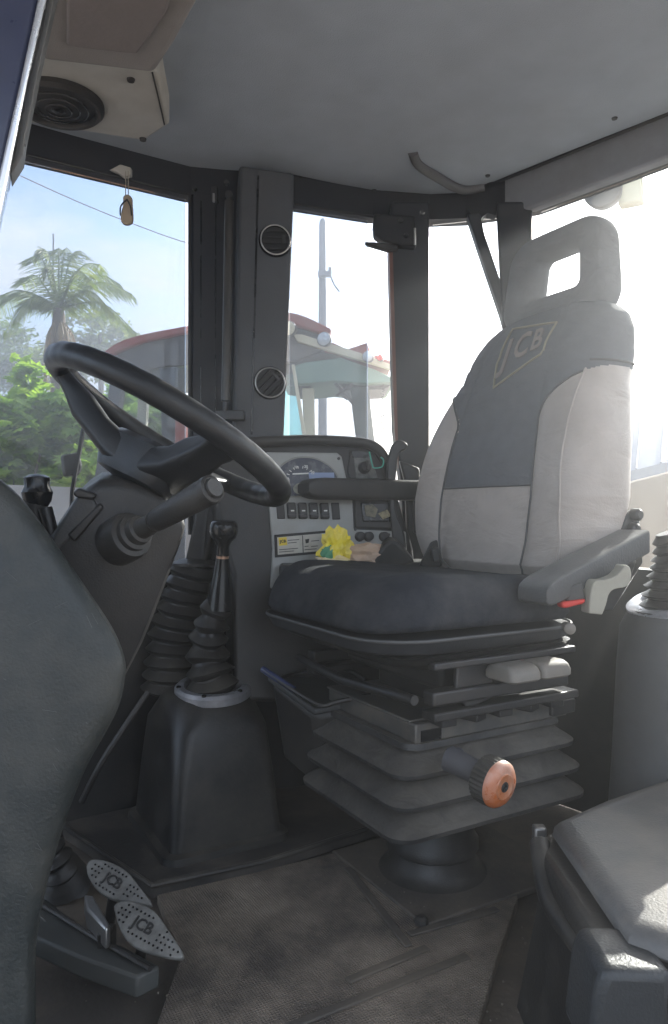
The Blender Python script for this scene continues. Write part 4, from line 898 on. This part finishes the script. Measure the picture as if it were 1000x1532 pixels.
bm = bmesh.new(); rnd = random.Random(3)
for k in range(260):
    x = rnd.uniform(120, 800); y = rnd.uniform(1280, 1540); p = G(x, y, .012); s = rnd.uniform(.0006, .0018)
    g = bmesh.ops.create_icosphere(bm, subdivisions=1, radius=s, matrix=Matrix.Translation(p))
o = bm_link('grit', bm, M_grit); tag(o, 'scattered tan grit and dry crumbs over the cab floor', 'grit', kind='stuff')
# pedals
def pedal(name, pix, pl, lab, grp):
    pts = [R(x, y, pl) for x, y in pspl(pix+[pix[0]], 3)[:-1]]; c = sum(pts, V((0, 0, 0)))/len(pts)
    t = empty('pedal', V((c.x, c.y, 0)), 0, lab, 'pedal', grp)
    bm = bmesh.new(); add_prism(bm, pts, pl[1]*.010); bm_link('pad', bm, mat('pedal_pad', (.22, .215, .20), .6, dust=(.06, .055, .05), dust_amt=.8, dscale=30, metal=.2), t, bevel=.003, seg=3)
    n = -pl[1]; ax_ = (pts[len(pts)//2]-pts[0]).normalized(); ay = n.cross(ax_)
    bm = bmesh.new(); cp = sum(pts, V((0, 0, 0)))/len(pts)
    for i in range(-12, 13):
        for j in range(-9, 10):
            q = cp+ax_*i*.0072+ay*j*.0072
            # inside test with margin, in the plane
            ins_ = True; m_ = len(pts); cnt = 0; u = lambda v: ((v-cp).dot(ax_), (v-cp).dot(ay)); X, Y = u(q)
            mind = 9
            for a in range(m_):
                x1, y1 = u(pts[a]); x2, y2 = u(pts[(a+1) % m_])
                if (y1 > Y) != (y2 > Y) and X < (x2-x1)*(Y-y1)/(y2-y1)+x1: cnt += 1
                mind = min(mind, math.hypot((x1+x2)/2-X, (y1+y2)/2-Y))
            if cnt % 2 and mind > .006 and not (abs(X) < .024 and abs(Y) < .012):
                add_lathe(bm, q-n*.0005, n, [(0, .0017), (.0012, .0015)], 7)
    tag(bm_link('tread_hole', bm, M_gloss, t), kind='stuff')
    text('pedal_lettering', 'JCB', frame3(ax_, ay, n, cp+n*.0008), .021, M_metal, t, .0006)
    bm = bmesh.new(); add_tube(bm, [c+pl[1]*.01, c+pl[1]*.03+V((-.02, .02, -.06))], .008, 10); bm_link('shank', bm, M_metal, t)
ppl = (G(180, 1330, .10), V((.10, .62, -.78)).normalized())
pedal('a', [(129, 1296), (136, 1286), (160, 1288), (188, 1302), (208, 1326), (227, 1354), (200, 1350), (168, 1345), (146, 1332), (132, 1312)], ppl, 'upper perforated metal pedal pad, farther from the camera', 'pedals')
ppl2 = (G(215, 1385, .10), V((.10, .62, -.78)).normalized())
pedal('b', [(169, 1356), (180, 1348), (205, 1350), (230, 1362), (252, 1392), (275, 1432), (240, 1430), (200, 1416), (180, 1392)], ppl2, 'lower perforated metal pedal pad, nearer the camera', 'pedals')
t = empty('pedal_linkage', G(150, 1380, 0), 0, 'grey green pedal arm and bracket beside the pedal pads', 'pedal arm')
bm = bmesh.new(); add_prism(bm, [G(x, y, .055) for x, y in [(40, 1340), (70, 1345), (130, 1392), (190, 1418), (240, 1445), (205, 1462), (120, 1432), (50, 1400)]], V((0, 0, -.03))); bm_link('arm', bm, mat('arm_paint', (.06, .065, .063), .55, dust=DUST, dust_amt=.4, dscale=9), t, bevel=.004)
bm = bmesh.new(); add_tube(bm, [G(60, 1352, .06), G(140, 1402, .06), G(225, 1450, .06)], .004, 8); bm_link('arm_edge', bm, M_metal, t)
bm = bmesh.new(); add_prism(bm, [G(x, y, .09) for x, y in [(126, 1338), (140, 1340), (166, 1385), (158, 1390), (130, 1360)]], V((0, 0, -.03))); bm_link('bracket', bm, M_steel, t, bevel=.003)
bm = bmesh.new(); add_box(bm, G(160, 1405, .06), (.02, .03, .03)); bm_link('pivot_block', bm, M_metal, t, bevel=.003)
# small bellows behind pedals
bm = bmesh.new(); gaiter(bm, [G(95, 1325, .0)+V((0, 0, 0)), G(88, 1300, .05), G(70, 1262, .10)], .05, .025, 6, amp=.3); o = bm_link('floor_gaiter', bm, M_rub); tag(o, 'small ribbed rubber gaiter on the floor behind the cowl', 'gaiter')
# cables
bm = bmesh.new(); add_tube(bm, spline([P(222, 1035, 1.45), P(185, 1090, 1.42), P(150, 1145, 1.40), P(122, 1200, 1.40)], 8), .006, 8); o = bm_link('cable', bm, M_rub); tag(o, 'thin dark cable running down left of the gear pedestal', 'cable')
bm = bmesh.new(); add_tube(bm, spline([G(110, 1208, .03), G(150, 1203, .035), G(178, 1198, .035), G(192, 1192, .04), (G(188, 1180, .05))], 8), .003, 8); o = bm_link('cable_tie', bm, M_grypl); tag(o, 'short pale wire end lying left of the gear pedestal base', 'wire')

# ------------------------------------------------------------------ outside
GZ = -1.1
def og(px, d): return V(((px-500)/FPX*d, d, GZ))
def oz(py, d): return CZ+(766-py)/FPX*d
bm = bmesh.new(); n_ = 60
for i in range(n_):
    pass
bmesh.ops.create_grid(bm, x_segments=80, y_segments=80, size=160, matrix=Matrix.Translation((0, 60, GZ)))
for v in bm.verts: v.co.z += .05*noise.noise(v.co*.3)
o = bm_link('ground', bm, M_dirt); tag(o, kind='structure')
# low white wall
bm = bmesh.new(); a = og(-60, 6.2); b = og(330, 7.0)
add_prism(bm, [V((a.x, a.y, GZ)), V((b.x, b.y, GZ)), V((b.x, b.y, oz(738, 7.0))), V((a.x, a.y, oz(722, 6.2)))], V((0, .2, 0)))
o = bm_link('boundary_wall', bm, M_wallw, smooth=False); tag(o, 'low pale rendered wall in front of the green bushes', 'wall')
bm = bmesh.new(); blobm(bm, V((-1.62, 5.3, -.45)), (.35, .3, .95), 4, .4, seed=5); o = bm_link('earth_heap', bm, M_orang); tag(o, 'orange earth heap glimpsed between lever and steering column', 'earth heap')
def leaf(bm, c, L_, Wd, rng, droop=.4, lob=False):
    th = rng.uniform(0, 2*math.pi); el = rng.uniform(-.9, .7)
    d = V((math.cos(th)*math.cos(el), math.sin(th)*math.cos(el), math.sin(el))); s = d.cross(UP)
    s = s.normalized() if s.length > .1 else V((1, 0, 0)); up = s.cross(d); roll = rng.uniform(-.7, .7); s = s*math.cos(roll)+up*math.sin(roll)
    if lob:                                   # palmate leaf: five lobes
        for k in (-2, -1, 0, 1, 2):
            a = k*.55; dd_ = d*math.cos(a)+s*math.sin(a); ss = s*math.cos(a)-d*math.sin(a); l = L_*(1-.12*abs(k))
            q = [c, c+dd_*l*.55-ss*Wd*.32, c+dd_*l-UP*droop*l*.2, c+dd_*l*.55+ss*Wd*.32]; bm.faces.new([bm.verts.new(p) for p in q])
    else:
        q = [c, c+d*L_*.5-s*Wd*.5, c+d*L_-UP*droop*L_*.3, c+d*L_*.5+s*Wd*.5]; bm.faces.new([bm.verts.new(p) for p in q])
def crown(name, label, cat, base, centers, n, L_, Wd, m, seed, grp=None, lob=False, trunk_r=.06, bark=M_bark):
    rng = random.Random(seed); t = empty(name, base, 0, label, cat, grp)
    bm = bmesh.new()
    tot = sum(r[0]*r[2] for _, r in centers)
    for c, r in centers:
        k = int(n*r[0]*r[2]/tot)
        clumps = [(V((rng.gauss(0, 1), rng.gauss(0, 1), rng.gauss(0, 1))).normalized()*rng.uniform(.45, 1.0)) for _ in range(max(6, k//45))]
        for _ in range(k):
            q = rng.choice(clumps)+V((rng.gauss(0, .13), rng.gauss(0, .13), rng.gauss(0, .13)))
            leaf(bm, V((c[0]+q.x*r[0], c[1]+q.y*r[1], c[2]+q.z*r[2])), L_*rng.uniform(.6, 1.2), Wd*rng.uniform(.7, 1.2), rng, lob=lob)
    fo = bm_link('foliage', bm, m, t, flat=True); fo['kind'] = 'stuff'
    bm = bmesh.new(); b = V(base)
    add_tube(bm, [b, b.lerp(V(centers[0][0]), .5)+V((.05, 0, 0)), V(centers[0][0])], [trunk_r, trunk_r*.7, trunk_r*.35], 8)
    for c, r in centers[1:]: add_tube(bm, [b.lerp(V(centers[0][0]), .45), V(c)], [trunk_r*.45, trunk_r*.2], 6)
    bm_link('trunk' if cat == 'tree' else 'stem', bm, bark, t)
def ctr(px, py, d): p = P(px, py, d); return (p.x, p.y, p.z)
crown('broadleaf_bush', 'bright green broad-leaved bush at far left beside the palm', 'bush', og(20, 7.2), [(ctr(10, 620, 7.2), (.6, .5, .52)), (ctr(60, 680, 7.1), (.6, .5, .46)), (ctr(-30, 690, 7.2), (.55, .5, .55))], 2108, .16, .10, M_leaf, 1, 'bushes behind the low wall', True)
crown('broadleaf_bush', 'bright leafy bush seen through the steering wheel spokes', 'bush', og(130, 7.5), [(ctr(120, 680, 7.5), (.52, .45, .45)), (ctr(165, 640, 7.6), (.5, .45, .34)), (ctr(90, 620, 7.5), (.36, .4, .3))], 1984, .16, .10, M_leaf, 2, 'bushes behind the low wall', True)
crown('broadleaf_bush', 'sunlit green bush showing beneath the red tractor roof', 'bush', og(230, 8.2), [(ctr(225, 655, 8.2), (.52, .45, .5)), (ctr(270, 665, 8.3), (.52, .45, .5))], 1364, .16, .10, M_leaf, 3, 'bushes behind the low wall', True)
crown('shade_tree', 'dull green tree left of the palm trunk', 'tree', og(-10, 22), [(ctr(-10, 530, 22), (1.6, 1.4, 1.0)), (ctr(30, 560, 22), (1.3, 1.2, 1.0))], 3000, .22, .12, M_leafd, 4, 'trees behind the bushes', trunk_r=.15)
crown('shade_tree', 'yellow green tree between the palm and red tractor roof', 'tree', og(150, 20), [(ctr(150, 500, 20), (1.1, 1.1, .6)), (ctr(115, 530, 20), (1.2, 1.1, .8)), (ctr(185, 520, 20), (.7, .8, .45))], 3200, .2, .12, leafmat('yellow_leaf', (.12, .19, .05), (.30, .34, .09)), 5, 'trees behind the bushes', trunk_r=.15)
# palm
def palm():
    d = 10.0; base = og(85, d); head = P(88, 462, d); rng = random.Random(11)
    t = empty('palm_tree', base, 0, 'tall feathery palm with dry skirt against the blue sky', 'palm tree')
    bm = bmesh.new(); add_tube(bm, [base, base.lerp(head, .5)+V((.05, 0, 0)), head-V((0, 0, .3)), head], [.14, .12, .10, .07], 12); bm_link('trunk', bm, M_bark, t)
    tips = [(60, 372), (45, 385), (120, 375), (150, 395), (198, 440), (-15, 452), (30, 420), (100, 370), (170, 470), (5, 500), (205, 500), (70, 400), (135, 420), (-10, 470), (88, 372), (180, 425), (20, 480)]
    for k, (tx_, ty_) in enumerate(tips):
        tip = P(tx_, ty_, d+rng.uniform(-.9, .9)); mid = head.lerp(tip, .55)+V((0, 0,   .21+.11*rng.random()))
        pts = spline([head, mid, tip], 14); bm = bmesh.new(); add_tube(bm, pts, [max(.004, .016*(1-i/len(pts))) for i in range(len(pts))], 5)
        nn = len(pts)
        for i in range(3, nn):
            tg = (pts[i]-pts[i-1]).normalized(); sd = tg.cross(UP); sd = sd.normalized() if sd.length > .05 else V((1, 0, 0))
            for sub in (0, .5):
                pp_ = pts[i-1].lerp(pts[i], sub); f = i/nn; ll = .30*math.sin(math.pi*(.15+.8*f))+.06
                for sg in (1, -1):
                    dr = (sd*sg*.75+tg*.55-UP*(.45+rng.uniform(-.1, .35))).normalized(); e = pp_+dr*ll*rng.uniform(.8, 1.1)-UP*.05
                    w = tg*.0065; bm.faces.new([bm.verts.new(q) for q in (pp_-w, pp_+w, (pp_+e)/2+w-UP*-.015, e, (pp_+e)/2-w-UP*-.015)])
        bm_link('frond', bm, M_palm, t, flat=True)
    for k in range(12):
        bm = bmesh.new(); a = rng.uniform(0, 6.28); q0 = head-V((0, 0, .1)); q1 = q0+V((math.cos(a)*.2, math.sin(a)*.2, -.28)); q2 = q1+V((math.cos(a)*.06, math.sin(a)*.05, -rng.uniform(.35, .65)))
        pts = spline([q0, q1, q2], 8); add_tube(bm, pts, .009, 5)
        for i in range(3, len(pts)):
            for sg in (1, -1):
                sd = V((math.sin(a), -math.cos(a), 0))*sg; e = pts[i]+sd*.07-V((0, 0, .25)); bm.faces.new([bm.verts.new(q) for q in (pts[i], pts[i]+sd*.02, e)])
        bm_link('dry_frond', bm, M_dry, t, flat=True)
palm()
bm = bmesh.new(); add_tube(bm, [og(80, 12), P(80, 350, 12)], .015, 8); o = bm_link('thin_mast', bm, M_pole); tag(o, 'thin mast rising just above the palm crown', 'mast')
bm = bmesh.new(); add_tube(bm, spline([P(-40, 228, 9), P(25, 260, 9.2), P(120, 303, 9.6), P(200, 335, 9.9), P(290, 366, 10.2), P(430, 400, 11)], 6), .0065, 6); o = bm_link('overhead_wire', bm, mat('wire', (.3, .22, .18), .6)); tag(o, 'single sagging overhead wire crossing the blue sky', 'wire')
# steel pole
t = empty('steel_pole', og(482, 10.5), 0, 'tall grey steel pole rising behind the red-roofed cab', 'pole')
bm = bmesh.new(); add_lathe(bm, og(483, 10.5), (0, 0, 1), [(0, .072), (oz(480, 10.5)-GZ, .06), (oz(336, 10.5)-GZ, .051), (oz(330, 10.5)-GZ, .041), (oz(327, 10.5)-GZ, .02)], 20); bm_link('shaft', bm, M_pole, t)
bm = bmesh.new(); add_box(bm, P(486, 410, 10.4), (.19, .08, .08)); add_box(bm, P(494, 405, 10.38), (.045, .045, .1)); bm_link('clamp', bm, M_pole, t, bevel=.01)
bm = bmesh.new(); add_tube(bm, spline([P(494, 410, 10.38), P(500, 425, 10.34), P(508, 436, 10.3)], 5), .012, 6); bm_link('bracket_arm', bm, M_pole, t)
# ---- second machine cab outside
D2 = 5.6
t = empty('red_roofed_machine', og(370, D2), 0, 'dusty second work machine with red cab roof parked alongside', 'machine')
def oslab(name, pix, d, th, m, parent=None, nrm_=(0, 1, 0), **k): return slab(name, pix, (P(370, 500, d), V(nrm_).normalized()), th, m, parent or t, **k)
oslab('roof', pspl([(150, 530), (175, 512), (215, 499), (283, 486), (350, 470), (420, 466), (455, 472), (497, 492)], 3)+[(492, 502), (440, 486), (350, 482), (283, 497), (215, 511), (180, 524), (165, 532)], D2, 1.3, M_redp, bevel=.02, seg=3)
oslab('roof_side', [(168, 534), (215, 513), (283, 499), (350, 484), (440, 488), (488, 504), (492, 520), (440, 540), (350, 548), (283, 545), (240, 548), (200, 560), (170, 556)], D2+.05, 1.2, mat('roof_dark', (.05, .05, .05), .6, dust=(.18, .15, .12), dust_amt=.6, dscale=3))
oslab('gutter', [(440, 500), (452, 500), (540, 528), (585, 545), (585, 552), (530, 536), (445, 510)], D2-.03, .05, M_cream)
oslab('rear_roof', [(484, 515), (498, 512), (520, 522), (550, 512), (556, 528), (585, 540), (585, 552), (540, 536), (486, 526)], D2+.1, .9, M_redp, bevel=.01)
oslab('roof_lining', [(438, 548), (455, 542), (510, 535), (560, 552), (590, 566), (590, 572), (545, 574), (500, 570), (450, 575), (438, 572)], D2+.02, .8, M_teal, bevel=.01)
oslab('under_frame', [(425, 520), (500, 530), (545, 548), (590, 572), (575, 582), (520, 584), (505, 572), (470, 574), (460, 580), (425, 576)], D2+.12, .5, mat('frame_grime', (.04, .05, .05), .6, dust=(.16, .17, .16), dust_amt=.6, dscale=5))
oslab('rear_pillar', [(524, 578), (552, 578), (572, 760), (546, 760)], D2+.1, .12, mat('pillar_grime', (.06, .08, .07), .6, dust=(.18, .2, .18), dust_amt=.7, dscale=6), bevel=.01)
oslab('cream_post', [(452, 580), (470, 580), (474, 760), (460, 760)], D2+.1, .1, M_cream, bevel=.008)
oslab('door_bar', [(436, 545), (441, 545), (466, 700), (460, 700)], D2-.05, .04, M_cream, bevel=.004)
oslab('side_glass', [(425, 560), (440, 560), (462, 700), (424, 700)], D2-.02, .01, M_tglass)
oslab('side_glass', [(160, 560), (283, 548), (430, 548), (430, 720), (150, 720)], D2+.08, .01, M_glass)
oslab('front_pillar', [(166, 560), (186, 558), (160, 720), (140, 720)], D2, .12, mat('pillar_dark', (.07, .075, .08), .6, dust=(.2, .2, .2), dust_amt=.4), bevel=.01)
oslab('middle_pillar', [(208, 552), (222, 550), (214, 720), (202, 720)], D2+.6, .08, M_cream)
oslab('dark_post', [(238, 548), (262, 546), (264, 720), (244, 720)], D2+.1, .1, mat('post_dark', (.09, .1, .12), .6), bevel=.01)
oslab('red_post', [(262, 600), (290, 600), (290, 760), (260, 760)], D2+.02, .1, M_redp, bevel=.01)
for a, b in (((502, 574), (528, 602)), ((528, 574), (504, 592)), ((514, 586), (530, 606))):
    bm = bmesh.new(); add_tube(bm, [P(*a, D2+.05), P(*b, D2+.05)], .012, 6); bm_link('cross_brace', bm, M_metal, t)
bm = bmesh.new(); add_tube(bm, [P(573+3*math.sin(k*1.9), 575+k*2.2, D2+.1) for k in range(36)], .006, 5); bm_link('coiled_cord', bm, M_plg, t)
oslab('engine_body', [(130, 770), (200, 745), (600, 750), (640, 900), (640, 1080), (130, 1080)], D2+.05, 1.4, mat('body_grey', (.12, .12, .12), .7), bevel=.03)
for (x, y, r, m_) in ((436, 490, .050, M_cream), (489, 506, .048, M_leath), (555, 532, .038, M_leath), (573, 534, .022, M_red)):
    c = P(x, y, D2-.12); o = None
    bm = bmesh.new(); add_lathe(bm, c+V((0, .09, 0)), (-.25, -1, -.05), [(0, r*.5), (.03, r*1.0), (.08, r*1.15), (.088, r*1.1)], 24); lp = bm_link('work_light', bm, M_pl, t)
    bm = bmesh.new(); add_lathe(bm, c+V((-.022, .002, -.004)), (-.25, -1, -.05), [(0, r*1.02), (.006, r*.95), (.011, r*.5), (.012, .001)], 24); bm_link('lens', bm, m_, lp)
# wiper arm outside the side window
t = empty('wiper', R(130, 640, PL1)+PL1[1]*.04, 0, 'slim black wiper arm outside the side window behind steering wheel', 'wiper')
bm = bmesh.new(); add_tube(bm, [R(128, 625, (PL1[0]+PL1[1]*.06, PL1[1])), R(108, 735, (PL1[0]+PL1[1]*.06, PL1[1])), R(106, 800, (PL1[0]+PL1[1]*.06, PL1[1]))], .005, 8); bm_link('arm', bm, M_pl, t)
slab('motor_box', [(94, 680), (120, 676), (124, 700), (118, 712), (98, 712)], (PL1[0]+PL1[1]*.06, PL1[1]), .03, M_plg, t, bevel=.005)
# ---- right: shed, tan wall, rubble
t = empty('shed', og(1010, 4.6), 0, 'pale shed with bluish metal roof beyond the rear window', 'shed')
a, b = P(925, 612, 5.6), P(1400, 500, 5.6); c, d_ = P(1400, 590, 4.3), P(915, 712, 4.3)
bm = bmesh.new(); add_prism(bm, [a, b, c, d_], V((0, 0, -.06))); rf = bm_link('roof', bm, M_roofb, t, smooth=False)
for k in range(14):
    f = k/13; bm = bmesh.new(); add_tube(bm, [a.lerp(b, f)+V((0, 0, .01)), d_.lerp(c, f)+V((0, 0, .004))], .006, 6); bm_link('roof_rib', bm, M_roofb, rf)
bm = bmesh.new(); add_prism(bm, [V((d_.x, 4.45, GZ)), V((c.x, 4.45, GZ)), V((c.x, 4.45, c.z-.08)), V((d_.x, 4.45, d_.z-.08))], V((0, .9, 0))); bm_link('wall', bm, mat('tan_wall', (.22, .15, .09), .9, dust=(.14, .1, .06), dust_amt=.3, dscale=2), t, smooth=False)
rng = random.Random(5)
LUMPS = ('largest pale concrete lump seen just right of the seat backrest', 'broken concrete lump beside the rear gaiter at right edge', 'low grey concrete lump under the shed wall')
for k, (x, dd_, s) in enumerate(((955, 3.6, .30), (985, 3.1, .26), (1015, 3.9, .3))):
    bm = bmesh.new(); p = og(x, dd_); blobm(bm, p+V((0, 0, s*.5)), (s, s*.8, s*.7), 2, .6, seed=k*3.1)
    o = bm_link('concrete_lump', bm, mat('concrete%d' % k, (.45, .43, .4), .9, dust=(.3, .28, .25), dust_amt=.5) if k == 0 else bpy.data.materials['concrete0'], smooth=False); tag(o, LUMPS[k], 'concrete lump', 'rubble behind the cab')
# work light on the rear of the roof
wl = P(908, 283, 1.95)
t = empty('rear_work_light', wl, 0, 'round work light hanging outside the rear window top', 'work light')
bm = bmesh.new(); add_lathe(bm, wl+V((-.01, 0, 0)), (-.5, -.86, 0), [(-.05, .02), (-.03, .045), (0, .05), (.006, .046)], 28); bm_link('lamp_body', bm, M_plg, t)
slab('lamp_bracket', [(922, 262), (962, 250), (964, 300), (925, 308)], (P(940, 280, 1.98), V((.5, .86, 0)).normalized()), .04, M_cream, t, bevel=.008)
bm = bmesh.new(); add_tube(bm, [P(915, 240, 1.97), P(915, 290, 1.97)], .008, 8); bm_link('mount', bm, M_metal, t)

# ------------------------------------------------------------------ haze added to stand in for the lens-flare veil
bm = bmesh.new(); bmesh.ops.create_cube(bm, size=1, matrix=Matrix.Translation((0, 61, 1.65)) @ Matrix.Diagonal((330, 328, 7.5, 1)))
hz_ = bm_link('haze', bm, None if False else M_pl, smooth=False)
hm = bpy.data.materials.new('veil_haze'); hm.use_nodes = True; n = hm.node_tree.nodes; n.clear(); o_ = n.new('ShaderNodeOutputMaterial'); pv = n.new('ShaderNodeVolumePrincipled')
pv.inputs['Density'].default_value = .031; pv.inputs['Color'].default_value = (.95, .96, 1, 1); pv.inputs['Anisotropy'].default_value = .74
hm.node_tree.links.new(pv.outputs[0], o_.inputs['Volume']); hz_.data.materials.clear(); hz_.data.materials.append(hm)
tag(hz_, 'thin haze added in place of the lens flare veil', 'haze', kind='stuff')
